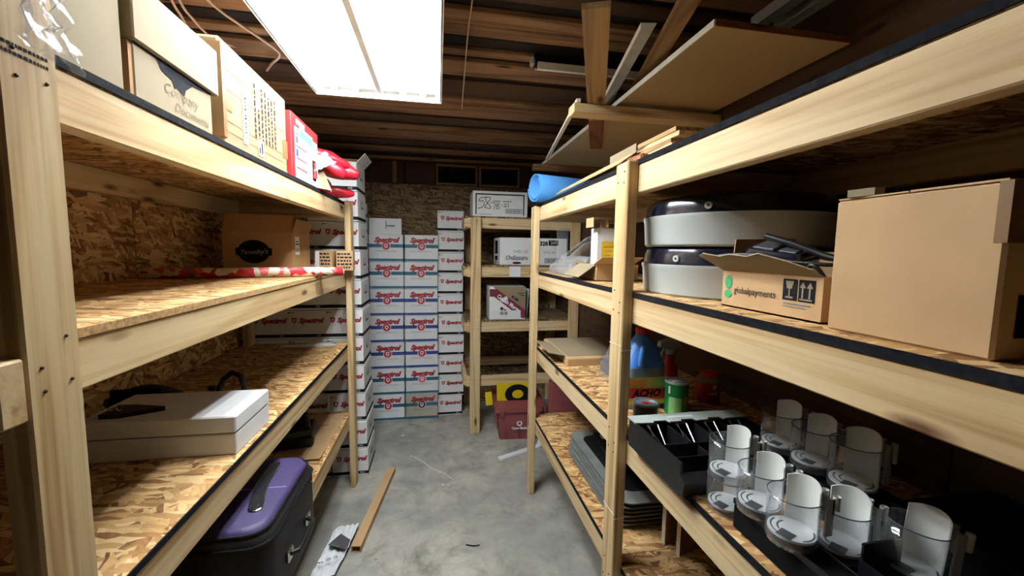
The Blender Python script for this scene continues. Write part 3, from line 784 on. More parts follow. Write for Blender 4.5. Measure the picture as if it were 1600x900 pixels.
# zip pocket, running across the panel
pk = [(-.10, -.115), (-.115, -.06), (-.13, 0), (-.135, .06), (-.135, .15), (-.128, .165), (-.108, .165), (-.10, .15), (-.098, .06), (-.09, 0), (-.075, -.06), (-.06, -.115), (-.07, -.13), (-.09, -.13)]
zp = obj('zip_pocket', G().prism(pk, .2995, .3035), BLACK, t)
obj('zip_edge', G().tube([(p[0], p[1], .3035) for p in pk+pk[:1]], .0022, 5), CHROME, zp, smooth=60)
obj('zip_pull', G().cbox(-.082, -.072, -.125, -.10, .304, .309, .002), CHROME, zp)
obj('seam', G().box(-.59, -.137, -.001, .003, .2995, .3012).box(-.085, -.03, -.001, .003, .2995, .3012), LILAC, t)
hd = obj('carry_handle', G().tube([(.002, -.09, .12), (.028, -.08, .12), (.032, -.04, .12), (.032, .04, .12), (.028, .08, .12), (.002, .09, .12)], .009, 8), BLACK, t, smooth=60)
for yy in (-.09, .09): obj('handle_mount', G().cbox(0, .012, yy-.022, yy+.022, .10, .14, .004), CHROME, hd)
obj('zip_tag', G().tube([(.004, .14, .235), (.012, .14, .225), (.012, .14, .195)], .004, 6), CHROME, t)
t = thing('flattened_cardboard', 'flattened tan cardboard sheet sticking out over left bottom shelf', 'cardboard', (-.74, 2.50, z))
def cb(u, v): return Vector(((u-.5)*.25+.0*v, (v-.5)*.62, .004+.018*max(0, (.25-v))*2+.02*max(0, u-.75)*0))
obj('sheet', G().grid(cb, 6, 12), CARD, t, thick=.003)
obj('fold_line', G().box(-.10, .06, .13, .136, .006, .008), REDWOOD, t)
for k, (x, y, zz, lab) in enumerate(((-.80, 2.46, .010, 'black plastic device lying on cardboard on left bottom shelf'), (-.80, 2.44, .075, 'ribbed black device stacked on another behind the suitcase'))):
    t = thing('black_device', lab, 'device', (x, y, z+zz), D(12+8*k))
    obj('case', G().cbox(-.12, .085-.02*k, -.14, .12, 0, .062-.012*k, .010), BLACK, t)
    g = G()
    for q in range(5): g.box(-.10, .06-.02*k, -.11+q*.045, -.095+q*.045, .062-.012*k, .068-.012*k)
    obj('rib', g, MATTE, t)
t = thing('dust_bag', 'crumpled brown paper bag behind the black devices', 'bag', (-.93, 2.70, z))
obj('bag', G().sphere((0, 0, .09), (.10, .08, .09), 16, 10, None, .5, 6), CARD3, t, smooth=30)

# ------------------------------------------------------------------ right top shelf
z = ZR[0]
ax = Vector((.957, .29, 0)); t = thing('foam_mat_roll', 'rolled light blue foam mat on far end of right top shelf', 'foam mat', (.585, 2.47, z+.092), math.atan2(ax.y, ax.x))
pro = []
for k in range(76):
    a = k/75*2*PI*1.65; r = .062 + .0105*a/(2*PI)*1.5
    pro.append((r*math.cos(a+2.2)*.96, r*math.sin(a+2.2)))
def roll(u, v):
    p = pro[min(75, int(round(u*75)))]; return Vector((v*.60, p[0], p[1]))
obj('mat', G().grid(roll, 75, 2), FOAM, t, smooth=60, thick=.008)
t = thing('cardboard_strip', 'long narrow strip of tan cardboard lying along right top shelf edge', 'cardboard', (.652, 2.24, z))
obj('strip', G().prism([(0, 0), (.05, .01), (.06, -.45), (.045, -.90), (-.025, -.88), (-.02, -.5)], 0, .003, Matrix.Rotation(D(-36), 4, 'Y') @ Matrix.Rotation(D(-.6), 4, 'X')), CARD, t, (.0, 0, .018))
t = thing('shingle_bundle', 'bundle of pale wood shims wrapped in paper on right top shelf', 'wood bundle', (.69, 1.12, z))
for k in range(5):
    y0 = .015*(k % 3); b_ = board('shim', 'y', .0, .12-.008*(k % 3), y0, .42+y0, .002+.0155*k, .016+.0155*k, PINE2 if k % 2 else PLANK, t, c=.001)
    b_.rotation_euler = (0, 0, PI/2 + D(rj.uniform(-3, 3)))
obj('paper_wrap', G().box(-.004, .122, .24, .46, .082, .084).box(-.006, -.003, .24, .46, .05, .084), CARD2, t)
t = thing('bark_offcut', 'short reddish brown offcut on right top shelf beside shims', 'wood offcut', (.66, 1.27, z))
obj('piece', G().cbox(0, .05, 0, .12, 0, .03, .006), REDWOOD, t, rot=(0, 0, D(8)))

# long panel stored overhead
t = thing('stored_panel', 'large beige sheet panel stored overhead above right shelves', 'panel', (.78, 1.10, 2.282))
obj('sheet', G().box(0, .465, .0, 2.12, 0, .018), BOARD, t)
obj('left_edge', G().box(-.004, 0, .0, 2.12, 0, .019), CHALK, t)
obj('near_edge', G().box(0, .465, -.003, 0, 0, .019), REDWOOD, t)
t = thing('support_cleat', 'pale wooden cleat carrying the overhead panel, running across to right wall', 'wood strip', (.565, 1.70, 2.222))
board('strip', 'x', 0, .70, 0, .075, 0, .040, PINE2, t)
t = thing('cleat_strap', 'dark ceiling batten holding the far end of the overhead panel', 'wood strip', (.70, 3.0, 2.24))
board('strip', 'x', 0, .572, 0, .06, 0, .042, JOIST, t)
def laid(name, label, a, b, w, th, mat, cat='plank', taper=0, mat2=None):
    A, B = Vector(a), Vector(b); d = B-A; L = d.length
    o = thing(name, label, cat, a); o.rotation_euler = (0, -math.asin(d.z/L), math.atan2(d.y, d.x))
    obj('plank', G().prism([(0, -w/2), (L, -w/2+taper), (L, w/2-taper), (.0, w/2)], 0, th), mat, o)
    return o
o = laid('trim_plank', 'weathered plank jutting into the aisle on the overhead cleat', (.405, 1.06, 2.2635), (.955, 2.42, 2.2635), .075, .017, PLANK)
obj('worn_end', G().prism([(.92, -.036), (1.46, -.036), (1.46, .036), (.92, .036)], -.001, .0), REDWOOD, o)
laid('trim_plank', 'pointed thin plank poking out above the overhead panel edge', (.700, 1.10, 2.345), (.90, 1.95, 2.302), .062, .012, PLANK)
o = laid('flashing_strip', 'bent galvanised flashing strip above the overhead panel', (.66, 1.26, 2.36), (.80, 2.05, 2.302), .05, .0015, GALV, 'metal strip')
obj('lip', G().box(0, .8, .024, .026, -.018, .002), CHALK, o)
o = laid('perforated_rail', 'thin white perforated rail hanging from ceiling beside the overhead panel', (.585, 1.70, 2.265), (.745, 2.80, 2.262), .018, .014, CHALK, 'metal rail')
g = G()
for k in range(28): g.box(.04+k*.038, .055+k*.038, -.0092, -.0088, .004, .010)
obj('slot', g, INK, o)
t = thing('strip_channel', 'dark strip light channel with white lip fixed under the joists', 'light channel', (.42, 1.80, 2.435))
obj('channel', G().box(0, .80, .01, .055, .02, .062), MATTE, t); obj('lip', G().box(.01, .80, 0, .012, -.008, .022).box(.01, .8, .052, .06, .01, .06), WMETAL, t)
obj('end_socket', G().cbox(-.018, .0, .012, .05, .012, .05, .006), LGREY, t)
for k, (x, lab) in enumerate(((1.13, 'pale grey ceiling strip nearest the overhead panel corner'), (1.225, 'pale grey ceiling strip close to right wall'))):
    t = thing('ceiling_strip', lab, 'metal strip', (x, .55, 2.46))
    obj('strip', G().box(0, .045, 0, .84, 0, .006), LGREY, t); obj('flange', G().box(0, .004, 0, .84, .006, .038), LGREY, t)

# ------------------------------------------------------------------ right second shelf
z = ZR[1]
for k, lab in enumerate(('lower round dark lidded grey tub on right second shelf', 'upper round dark lidded grey tub, stacked on another, with pale knob')):
    t = thing('round_tub', lab, 'tub', (.968, 1.21, z+.152*k)); r = .283
    obj('base', G().lathe([(0, .0), (r-.012, 0), (r-.006, .006), (r-.001, .082), (r+.002, .088), (r+.002, .096), (0, .096)], 64), LGREY, t, smooth=35)
    obj('lid', G().lathe([(r-.004, .096), (r-.006, .125), (r-.012, .142), (r-.026, .150), (0, .1515)], 64), NAVY, t, smooth=35)
    a = D(218) if k else D(200)
    M = Matrix.Translation(((r-.006)*math.cos(a), (r-.006)*math.sin(a), .115)) @ Matrix.Rotation(a, 4, 'Z')
    kb = obj('knob', G().tube([M @ Vector((-.002, 0, 0)), M @ Vector((.006, 0, 0))], .010, 14), LGREY, t, smooth=40)
    obj('slot', G().tube([M @ Vector((.004, 0, 0)), M @ Vector((.0068, 0, 0))], .0035, 8), INK, kb)
t = thing('terminal_box', 'open printed cardboard box of card terminal and cables on right second shelf', 'box', (.716, .782, z), 0)
w, d, h = .275, .24, .09   # w along y, d along x
g = G().box(0, .004, -w/2, w/2, 0, h).box(d-.004, d, -w/2, w/2, 0, h+.05).box(.004, d-.004, -w/2, -w/2+.004, 0, h).box(.004, d-.004, w/2-.004, w/2, 0, h).box(0, d, -w/2, w/2, 0, .004)
obj('body', g, CARD, t)
pts = [(-.135, 0), (.135, 0), (.165, .055), (.14, .064), (.09, .054), (.05, .062), (0, .056), (-.04, .066), (-.09, .045), (-.13, .02)]
obj('front_flap', G().prism([(-a, b*1.15) for a, b in pts], -.0015, .0015), CARD2, t, (.001, 0, h), (D(145), 0, D(-90)))
obj('near_flap', G().prism([(.03, 0), (.2, 0), (.2, .085), (.10, .09)], -.0015, .0015), CARD, t, (.02, -w/2+.002, h), (D(104), 0, 0))
obj('far_flap', G().prism([(0, 0), (.2, 0), (.2, .085), (.02, .08)], -.0015, .0015), CARDIN, t, (.02, w/2-.002, h), (D(80), 0, 0))
text('globalpayments', .0225, INK, t, (-.0012, .032, .044), AISLE_R, width=.9)
for q in ((.012, .017, .062), (.012, .010, .032)): obj('leaf_print', G().flat(ell(q[0], q[1], 16, -.115, q[2])), EGREEN, t, (-.0012, 0, 0), AISLE_R)
s_ = obj('handling_marks', G().flat(rect(.048, .082, .038, .082)).flat(rect(.086, .122, .038, .082)), INK, t, (-.0012, 0, 0), AISLE_R)
g = G().flat([(.055, .078), (.075, .078), (.071, .062), (.059, .062)], .001).flat(rect(.0635, .0665, .045, .062), .001).flat(rect(.056, .074, .042, .046), .001)
for x in (.096, .112): g.flat([(x-.007, .066), (x+.007, .066), (x, .078)], .001).flat(rect(x-.002, x+.002, .045, .066), .001)
g.flat(rect(.09, .118, .041, .044), .001)
obj('glass_and_arrows', g, CARD2, s_)
obj('small_print', G().flat(rect(.05, .115, .030, .032)).flat(rect(.05, .105, .024, .026)), GREYINK, t, (-.0012, 0, 0), AISLE_R)
o = thing('card_terminal', 'dark card payment terminal lying in the open printed box', 'card terminal', (.80, .835, z+.108), D(15))
obj('body', loft([(rrect(-.045, .045, -.065, .065, .014), 0), (rrect(-.047, .047, -.068, .068, .016), .02), (rrect(-.038, .038, -.06, .06, .016), .042)]), NAVY, o, rot=(D(8), D(-16), 0), smooth=40)
obj('bezel', G().cbox(-.028, .028, .0, .05, .040, .046, .002).cbox(-.028, .028, -.05, -.01, .040, .045, .002), TRAY, o, rot=(D(8), D(-16), 0))
t = thing('cable_coil', 'tangle of black power cables spilling from the printed box', 'cable', (.79, .74, z))
def curve(pts, n=8):
    P = [Vector(p) for p in pts]; out = []
    for i in range(len(P)-1):
        a, b, c_, d_ = P[max(0, i-1)], P[i], P[i+1], P[min(len(P)-1, i+2)]
        for k in range(n):
            u = k/n; out.append(.5*((2*b)+(c_-a)*u+(2*a-5*b+4*c_-d_)*u*u+(3*b-a-3*c_+d_)*u**3))
    return out + [P[-1]]
for k, pts in enumerate(([(-.02, .11, .175), (.0, .05, .155), (.02, -.01, .13), (.03, -.06, .115), (.02, -.10, .08), (.02, -.09, .02)],
        [(-.06, .22, .10), (-.075, .20, .125), (-.05, .12, .13), (-.03, .05, .118), (.0, -.03, .112), (.04, -.08, .11), (.03, -.1, .04)],
        [(-.04, -.02, .06), (-.045, -.035, .108), (-.04, -.055, .10), (-.02, -.07, .05)],
        [(0, .06, .16), (.06, .03, .125), (.06, -.05, .12), (.03, -.09, .09)])):
    obj('cable', G().tube(curve(pts), .0075 if k == 0 else .0042, 8), BLACK, t, smooth=60)
t = thing('cardboard_box', 'plain brown cardboard box at near end of right second shelf', 'box', (.687, .384, z), D(0))
obj('body', G().cbox(0, .30, 0, .223, 0, .226, .004), CARD, t)
obj('tape', G().box(-.0008, .03, -.0011, .012, .15, .2265), TAPE, t)
obj('flap', G().box(.0, .29, .004, .11, .2262, .229).box(.0, .29, .113, .219, .2262, .2285), CARD, t)
obj('torn_flap', G().prism([(0, 0), (.05, 0), (.045, .018), (.006, .012)], 0, .012), CARD2, t, (.012, .155, .229), (0, 0, D(90)))
obj('black_patch', G().flat(rect(.03, .10, .03, .085)), MATTE, t, (0, -.0012, 0), FRONT)
# far part of right second shelf
t = thing('acrylic_tray', 'clear acrylic display trays piled on far end of right second shelf', 'acrylic tray', (.80, 2.22, z))
obj('slanted_panel', G().box(-.09, .17, -.28, .18, -.0025, .0025, Matrix.Translation((.02, .05, .115)) @ Matrix.Rotation(D(-17), 4, 'X') @ Matrix.Rotation(D(-18), 4, 'Y')), CLEAR2, t)
obj('slanted_panel', G().box(-.09, .17, -.28, .16, -.0025, .0025, Matrix.Translation((.03, .05, .165)) @ Matrix.Rotation(D(-14), 4, 'X') @ Matrix.Rotation(D(-22), 4, 'Y')), CLEAR2, t)
obj('upright_panel', G().box(-.11, -.04, .10, .104, .0, .30), CLEAR, t); 
def cu(u, v): return Vector((-.12+.10*v, -.25+.5*u, .008+.10*(v**.6)+.008*noise.noise(Vector((u*4, v*3, 7)))))
obj('curved_lip', G().grid(cu, 10, 8), CLEAR2, t, smooth=60, thick=.003)
obj('base_panel', G().cbox(-.13, .16, -.26, .22, .0, .006, .001), CLEAR2, t)
g = G()
for k in range(8): g.box(-.125+.03*k, -.105+.03*k, -.24+.03*(k % 5), -.21+.03*(k % 5), .006, .012)
obj('debris', g, PAPER, t)
t = thing('open_carton', 'open tan cardboard box with spread flaps on right second shelf behind post', 'box', (.80, 1.72, z))
open_box(t, .20, .24, .075, CARD)
flap(t, .2, .11, (0, .238, .075), (D(8), 0, 0), CARD2); flap(t, .22, .10, (-.099, .12, .075), (D(-35), 0, D(90)), CARD2)
flap(t, .19, .10, (-.02, .004, .075), (D(160), 0, 0), CARD)
t = thing('label_box', 'white box with bright yellow label on right second shelf behind post', 'box', (.775, 1.80, z+.006))
obj('body', G().cbox(-.055, .055, -.03, .06, 0, .236, .003), WHITE, t, rot=(0, 0, D(-4)))
obj('yellow_label', G().flat(rect(-.035, .05, .075, .175)), YLABEL, t, (0, -.0325, 0), (PI/2, 0, D(-4)))
obj('label_marks', G().flat(rect(-.025, .03, .146, .152)).flat(rect(-.02, .02, .128, .132)).flat(rect(-.02, .01, .108, .112)), ORANGE, t, (0, -.0335, 0), (PI/2, 0, D(-4)))
t = thing('bracket_scrap', 'folded tan cardboard scrap on top of the yellow labelled box', 'cardboard', (.735, 1.74, z+.2432))
obj('panel', G().box(-.05, .05, 0, .09, .04, .043).box(-.05, -.047, 0, .09, 0, .04).box(.02, .023, 0, .09, 0, .04), CARD, t)

# ------------------------------------------------------------------ right third shelf
z = ZR[2]
t = thing('cash_drawer', 'black cash drawer with compartments and grey metal top bar', 'cash drawer', (.608, .893, z))
Wd, Ld, H = .385, .282, .088
g = G().box(0, Wd, 0, Ld, 0, .006)
g.box(0, .006, 0, Ld, .006, H).box(Wd-.006, Wd, 0, Ld, .006, H).box(.006, Wd-.006, 0, .006, .006, H-.03).box(.006, Wd-.006, Ld-.006, Ld, .006, H)
obj('tray', g, BLACK, t)
g = G()
for x in (.105, .20, .295): g.box(x-.002, x+.002, .12, Ld-.05, .006, H-.008)
g.box(.006, Wd-.006, .118, .122, .006, H-.012).box(.006, Wd-.006, .062, .065, .006, H-.02)
for x in (.13, .255): g.box(x-.002, x+.002, .006, .118, .006, H-.018)
obj('divider', g, BLACK, t)
obj('sloped_front', G().prism([(0, .006), (.0, H-.03), (-.02, H-.045), (-.012, .006)], .0, Wd, Matrix(((0, 0, 1, 0), (1, 0, 0, 0), (0, 1, 0, 0), (0, 0, 0, 1)))), BLACK, t)
pl = [(0, Ld-.045), (.03, Ld-.05), (.05, Ld-.038)]
notch = [(-.004, Ld-.046)]
for x in (.055, .15, .245): notch += [(x, Ld-.052), (x+.006, Ld-.040), (x+.05, Ld-.040), (x+.056, Ld-.052)]
notch += [(Wd+.002, Ld-.046), (Wd+.002, Ld+.008), (-.004, Ld+.008)]
obj('metal_bar', G().prism(notch, H+.0, H+.004), GMETAL, t)
obj('bar_label', G().box(.12, .21, Ld-.026, Ld-.012, H+.004, H+.0046), PAPER, t)
for x in (.052, .15, .247, .335):
    b = Vector((x, Ld-.05, H-.002))
    cl = obj('bill_clip', G().cbox(x-.02, x+.02, Ld-.056, Ld-.03, H-.016, H-.001, .003), BLACK, t)
    obj('wire', G().tube([(x-.014, Ld-.054, H-.004), (x-.010, Ld-.115, .03), (x+.012, Ld-.13, .028), (x+.016, Ld-.054, H-.004)], .0018, 5).tube([(x-.02, Ld-.054, H-.004), (x+.0, Ld-.115, .045)], .0018, 5), CHROME, cl)
# cleaning products
t = thing('bleach_jug', 'big blue and clear jug with red cap and bright label on right third shelf', 'jug', (.815, 1.50, z))
obj('jug_body', loft([(rrect(-.085, .085, -.055, .055, .04), 0), (rrect(-.09, .09, -.06, .06, .045), .01), (rrect(-.09, .09, -.06, .06, .045), .168)]), JUGGREY, t, smooth=40)
obj('jug_shoulder', loft([(rrect(-.09, .09, -.06, .06, .045), .168), (rrect(-.088, .088, -.058, .058, .045), .18), (rrect(-.062, .062, -.05, .05, .045), .235), (rrect(-.030, .030, -.028, .028, .0279), .282), (rrect(-.022, .022, -.022, .022, .0219), .295)]), BLUEPL, t, smooth=40)
obj('cap', G().lathe([(.024, 0), (.026, .004), (.026, .022), (.022, .026), (0, .026)], 18), REDPL, t, (0, 0, .294), smooth=40)
obj('handle', G().tube(curve([(-.02, -.056, .255), (-.032, -.066, .23), (-.036, -.068, .205), (-.03, -.06, .18)]), .012, 8), BLUEPL, t, smooth=60)
l_ = obj('label', G().grid(lambda u, v: Vector((-.088+.176*u, -.0615, .022+.11*v)), 2, 2), OLIVE, t)
obj('yellow_strip', G().flat(rect(-.088, .088, .022, .04)), YLABEL, l_, (0, -.0622, 0), FRONT)
obj('red_strip', G().flat([(-.088, .05), (.08, .045), (.088, .085), (-.088, .09)]), REDPL, l_, (0, -.0626, 0), FRONT)
obj('swash', G().flat([(.03, .095), (.075, .10), (.065, .125), (.04, .12)]), LGREEN, l_, (0, -.0626, 0), FRONT)
text('ACHO', .04, INK, l_, (-.005, -.0632, .066), FRONT, shear=.25, offset=.002); obj('top_patch', G().flat(rect(-.085, -.01, .100, .120)), ORANGE, l_, (0, -.0632, 0), FRONT)
t = thing('spray_bottle', 'red trigger spray bottle with pale head behind the green canister', 'spray bottle', (1.005, 1.60, z))
obj('bottle', G().lathe([(0, 0), (.036, 0), (.038, .005), (.038, .11), (.034, .13), (.016, .15), (.015, .18)], 20), REDPL, t, smooth=40)
obj('collar', G().lathe([(.018, .18), (.018, .2), (0, .2)], 14), LGREY, t, smooth=40)
obj('trigger_head', G().prism([(-.055, .212), (-.05, .235), (-.01, .245), (.035, .238), (.045, .215), (.015, .2), (-.015, .2)], -.014, .014, Matrix.Rotation(PI/2, 4, 'X')), LGREY, t)
obj('trigger', G().tube(curve([(-.02, 0, .21), (-.035, 0, .185), (-.045, 0, .16)]), .006, 6), LGREY, t)
t = thing('cleanser_canister', 'tall green cleanser canister with pale torn top', 'canister', (.918, 1.40, z))
obj('can', G().lathe([(0, 0), (.044, 0), (.044, .12), (0, .12)], 26), DGREEN, t, smooth=40)
obj('rim', G().lathe([(.040, .12), (.0455, .12), (.0455, .127), (.041, .127), (.040, .121), (0, .121)], 26), LGREY, t, smooth=40)
obj('torn_seal', G().prism([(-.02, -.01), (.025, -.014), (.028, .0), (.0, .014), (-.015, .008)], .121, .126), PAPER, t)
obj('label', G().lathe([(.0445, .005), (.0445, .07)], 8, a0=D(200), a1=D(262)), LGREEN, t, smooth=60)
tx = obj('print', G().lathe([(.0447, .082), (.0447, .112)], 6, a0=D(195), a1=D(206)), PAPER, t)
obj('badge', G().lathe([(.0447, .045), (.0447, .075)], 6, a0=D(275), a1=D(300)), CARD2, t)
t = thing('bleach_bottle', 'dim red powder bottle with cream shoulder at back of right third shelf', 'bottle', (1.128, 1.50, z))
obj('bottle', G().lathe([(0, 0), (.046, 0), (.048, .006), (.048, .085)], 24), REDPL, t, smooth=40)
obj('shoulder', G().lathe([(.048, .085), (.046, .095), (.038, .104), (.032, .106)], 24), CARD2, t, smooth=40)
obj('cap', G().lathe([(.034, .106), (.034, .122), (.03, .126), (0, .126)], 20), REDPL, t, smooth=40)
obj('diamond', G().flat([(-.012, 0), (0, -.012), (.012, 0), (0, .012)]), PAPER, t, (-.005, -.0492, .072), FRONT)
obj('name_marks', G().flat(rect(-.03, -.022, .038, .05)).flat(rect(-.018, -.006, .038, .05)).flat(rect(-.002, .006, .038, .05)), PAPER, t, (0, -.0495, 0), FRONT)
t = thing('small_tin', 'short grey tin with red spot on its lid behind the cash drawer', 'tin', (.732, 1.30, z))
obj('tin', G().lathe([(0, 0), (.043, 0), (.043, .082), (0, .082)], 26), TRAY, t, smooth=40)
obj('rim', G().lathe([(.039, .082), (.0445, .082), (.0445, .089), (.04, .089), (.039, .084), (0, .084)], 26), GALV, t, smooth=40)
obj('red_spot', G().flat(ell(.014, .012, 14), .0849), REDPL, t)
# crates and hoppers
def crate(label, x0, x1, y0, y1, h, name='black_crate'):
    t = thing(name, label, 'crate', (x0, y0, z)); w, l = x1-x0, y1-y0
    obj('body', G().cbox(0, w, 0, l, 0, h-.012, .004), MATTE, t)
    obj('rim', G().box(0, .004, 0, l, h-.012, h).box(w-.004, w, 0, l, h-.012, h).box(.004, w-.004, 0, .004, h-.012, h).box(.004, w-.004, l-.004, l, h-.012, h), BLACK, t)
    return t
crate('long black crate under the front row of clear hoppers', .662, .718, .40, .770, .068)
crate('black crate under the rear row of clear hoppers', .885, 1.01, .676, .985, .085)
cr = crate('low black divided crate at near end of right third shelf', .722, .93, .36, .672, .045)
obj('divider', G().box(.012, .016, .02, .19, .045, .085).box(.016, .10, .186, .190, .045, .115), BLACK, cr)
obj('divider', G().cbox(.03, .16, .08, .086, .045, .10, .002), BLACK, cr)
crate('large matte black case in the dark corner behind the hoppers', .95, 1.23, .12, .66, .10, 'black_case')
crate('flat black case at nearest end of right third shelf', .665, .94, .05, .355, .05, 'black_case')
def hopper(label, loc, rz=0, h=.072, tilt=0, rad=.0435):
    t = thing('dispenser_hopper', label, 'hopper', loc, rz, 'clear plastic dispenser hoppers'); R_ = rad
    if tilt: t.rotation_euler = (0, tilt, rz)
    a0, a1 = D(-55), D(62)
    obj('clear_wall', G().lathe([(R_*.96, -.0), (R_, .022), (R_*1.02, .022+h)], 30, a0=a1, a1=a0+2*PI), CLEAR, t, smooth=60, thick=.0015)
    obj('rim', G().tube([(R_*1.02*math.cos(a1+(a0+2*PI-a1)*k/24), R_*1.02*math.sin(a1+(a0+2*PI-a1)*k/24), .022+h) for k in range(25)], .0011, 5), TRAY, t)
    obj('lower_ring', G().lathe([(R_*.7, .0), (R_*.97, .002), (R_*1.03, .012), (R_*.98, .018)], 30), CLEAR, t, smooth=50)
    fl_ = obj('floor_disc', G().lathe([(0, .022), (R_*.93, .022), (R_*.93, .017), (0, .017)], 30), WPLAST, t, smooth=35)
    obj('outlet', G().flat(rect(-.013, .013, -.013, .013), .0226), TRAY, fl_, (-.024, -.012, 0), (0, 0, D(20)))
    g = G()
    for (r0, s0, s1) in ((.033, 100, 190), (.022, 80, 170), (.035, 255, 330)):
        for k in range(8):
            p, q = D(s0+(s1-s0)*k/8), D(s0+(s1-s0)*(k+1)/8)
            g.add([((r0)*math.cos(p), r0*math.sin(p), .0227), ((r0)*math.cos(q), r0*math.sin(q), .0227), ((r0+.003)*math.cos(q), (r0+.003)*math.sin(q), .0227), ((r0+.003)*math.cos(p), (r0+.003)*math.sin(p), .0227)], [(0, 1, 2, 3)])
    obj('slot', g, TRAY, fl_)
    g = G(); n = 16
    for k in range(n+1):
        a = a0+(a1-a0)*k/n; zz = .022 + h + .018 + .010*math.sin(PI*k/n)
        for rr_ in (R_*.90, R_*.90+.0022):
            g.v += [(rr_*math.cos(a), rr_*math.sin(a), .020), (rr_*math.cos(a), rr_*math.sin(a), zz)]
    for k in range(n):
        o = k*4; q = o+4
        g.f += [(o, o+1, q+1, q), (o+2, q+2, q+3, o+3), (o+1, o+3, q+3, q+1), (o, q, q+2, o+2)]
    g.f += [(0, 2, 3, 1), (n*4, n*4+1, n*4+3, n*4+2)]
    obj('white_wall', g, WPLAST, t, smooth=40)
    br = obj('bracket', G().box(R_*.9, R_+.012, -.034, -.030, .025, .022+h+.005).box(R_*.9, R_+.02, -.012, -.008, .06, .022+h+.005).box(R_+.008, R_+.012, -.034, -.008, .06, .022+h+.002), WPLAST, t)
    for yy in (-.032, -.008): obj('peg', G().tube([(R_+.018, yy, .075), (R_+.018, yy, .022+h+.008)], .0065, 10, caps=False), WPLAST, br, smooth=40)
    return t
zh = z+.068
hopper('lower clear hopper standing on the shelf beside the cash drawer', (.690, .825, z), 0, .063)
hopper('clear hopper stacked on another, next to the cash drawer', (.684, .818, z+.0865))
hopper('clear hopper second from cash drawer in the front row', (.684, .721, zh))
hopper('clear hopper third from cash drawer in the front row, bracket pegs showing', (.676, .632, zh))
hopper('shaded clear hopper furthest along in the rear row', (.934, .93, z+.085), rad=.047, h=.082)
hopper('shaded clear hopper in the middle of the rear row', (.934, .832, z+.085), rad=.047, h=.082)
hopper('shaded clear hopper nearest in the rear row', (.937, .732, z+.085), h=.09, rad=.047)
hopper('clear hopper half hidden among black crate dividers', (.768, .612, z+.0455), D(8))
hopper('tilted clear hopper with two white pegs at lower right corner', (.838, .545, z+.046), D(-8), .076, D(5))
# far part of right third shelf
t = thing('flat_cardboard_box', 'flat opened tan cardboard box on far end of right third shelf', 'box', (.88, 2.33, z))
obj('body', G().cbox(-.19, .22, -.27, .24, 0, .042, .003), CARD, t)
obj('lid_panel', G().box(-.17, .22, -.22, .24, .0425, .0445), CARD2, t)
obj('front_flap', G().box(-.32, .0, -.10, .0, -.0015, .0015, Matrix.Rotation(D(0), 4, 'X')), CARD2, t, (-.185, -.22, .045), (D(-12), D(0), D(90-180)))
t = thing('wrapped_part', 'dark part in a cloudy plastic bag on right third shelf behind post', 'bag', (.86, 1.86, z))
obj('part', G().cbox(-.03, .09, -.14, .10, .0, .075, .012), BLACK, t)
def bagf(u, v):
    a = 2*PI*u; k = math.sin(PI*min(1, v*1.02)); s2 = .35+.65*math.cos(v*PI/2)
    return Vector((.02+.085*s2*math.cos(a)+.01*noise.noise(Vector((u*7, v*5, 2))), -.02+.15*s2*math.sin(a), .003+.16*v+.01*noise.noise(Vector((u*6, v*6, 9)))))
obj('plastic_bag', G().grid(bagf, 26, 12), CLEAR2, t, smooth=50)
obj('white_tag', G().box(-.01, .03, -.17, -.168, .10, .125, Matrix.Rotation(D(12), 4, 'Y')), PAPER, t)

# ------------------------------------------------------------------ right bottom shelf
z = ZR[3]
for k in range(6):
    t = thing('lid_tray', 'flat smoky plastic tray, %s from bottom of stack on right bottom shelf' % (ORD[k] if k else 'lowest'), 'tray', (.715+.004*(k % 2), 1.44-.006*k, z+.0215*k), D(rj.uniform(-.6, .6)), 'smoky trays on the right bottom shelf')
    obj('tray', loft([(rrect(0, .42, 0, .62, .05), 0), (rrect(-.008, .428, -.008, .628, .06), .016), (rrect(-.018, .438, -.018, .638, .06), .0165), (rrect(-.018, .438, -.018, .638, .06), .021)]), TRAY2, t, smooth=40)
    if k == 5:
        obj('inset', G().prism(rrect(.03, .39, .06, .57, .05), .021, .0225), MATTE, t)
t = thing('black_insert', 'black plastic insert with white sticker on top of the smoky trays', 'tray', (.78, 1.66, z+.1315))
obj('plate', G().prism(rrect(0, .30, 0, .33, .03), 0, .012), BLACK, t, rot=(0, 0, D(-6)))
obj('ring', G().lathe([(.055, .012), (.06, .02), (.075, .02), (.08, .012)], 28, cx=.09, cy=.13), BLACK, t, smooth=40)
obj('sticker', G().box(.03, .075, .25, .295, .012, .0126), PAPER, t, rot=(0, 0, D(-6)))
for k, (a, b, lab, m) in enumerate((((.845, 1.335), (.30), 'plywood offcut standing on right bottom shelf behind rail', PLANK), ((.865, 1.27), (.30), 'second plywood offcut standing beside the smoky trays', REDWOOD))):
    t = thing('plywood_offcut', lab, 'plywood', (a[0], a[1], z))
    obj('piece', G().cbox(0, .016, 0, .20, 0, .26, .002), m, t, rot=(0, 0, D(-72)))
    obj('ply_edge', G().box(-.0, .016, -.001, 0, 0, .26), CHALK, t, rot=(0, 0, D(-72)))
t = thing('plywood_offcut', 'grey weathered plywood offcut leaning under the near right shelf', 'plywood', (.93, 1.10, z))
obj('piece', G().prism([(0, 0), (.20, 0), (.24, .22), (.05, .24), (.03, .1)], 0, .018, Matrix.Rotation(PI/2, 4, 'X')), OSBD, t, rot=(D(-10), 0, D(-35)))
t = thing('osb_offcut', 'small loose OSB offcut lying on near end of right bottom shelf', 'offcut', (.70, 1.00, z))
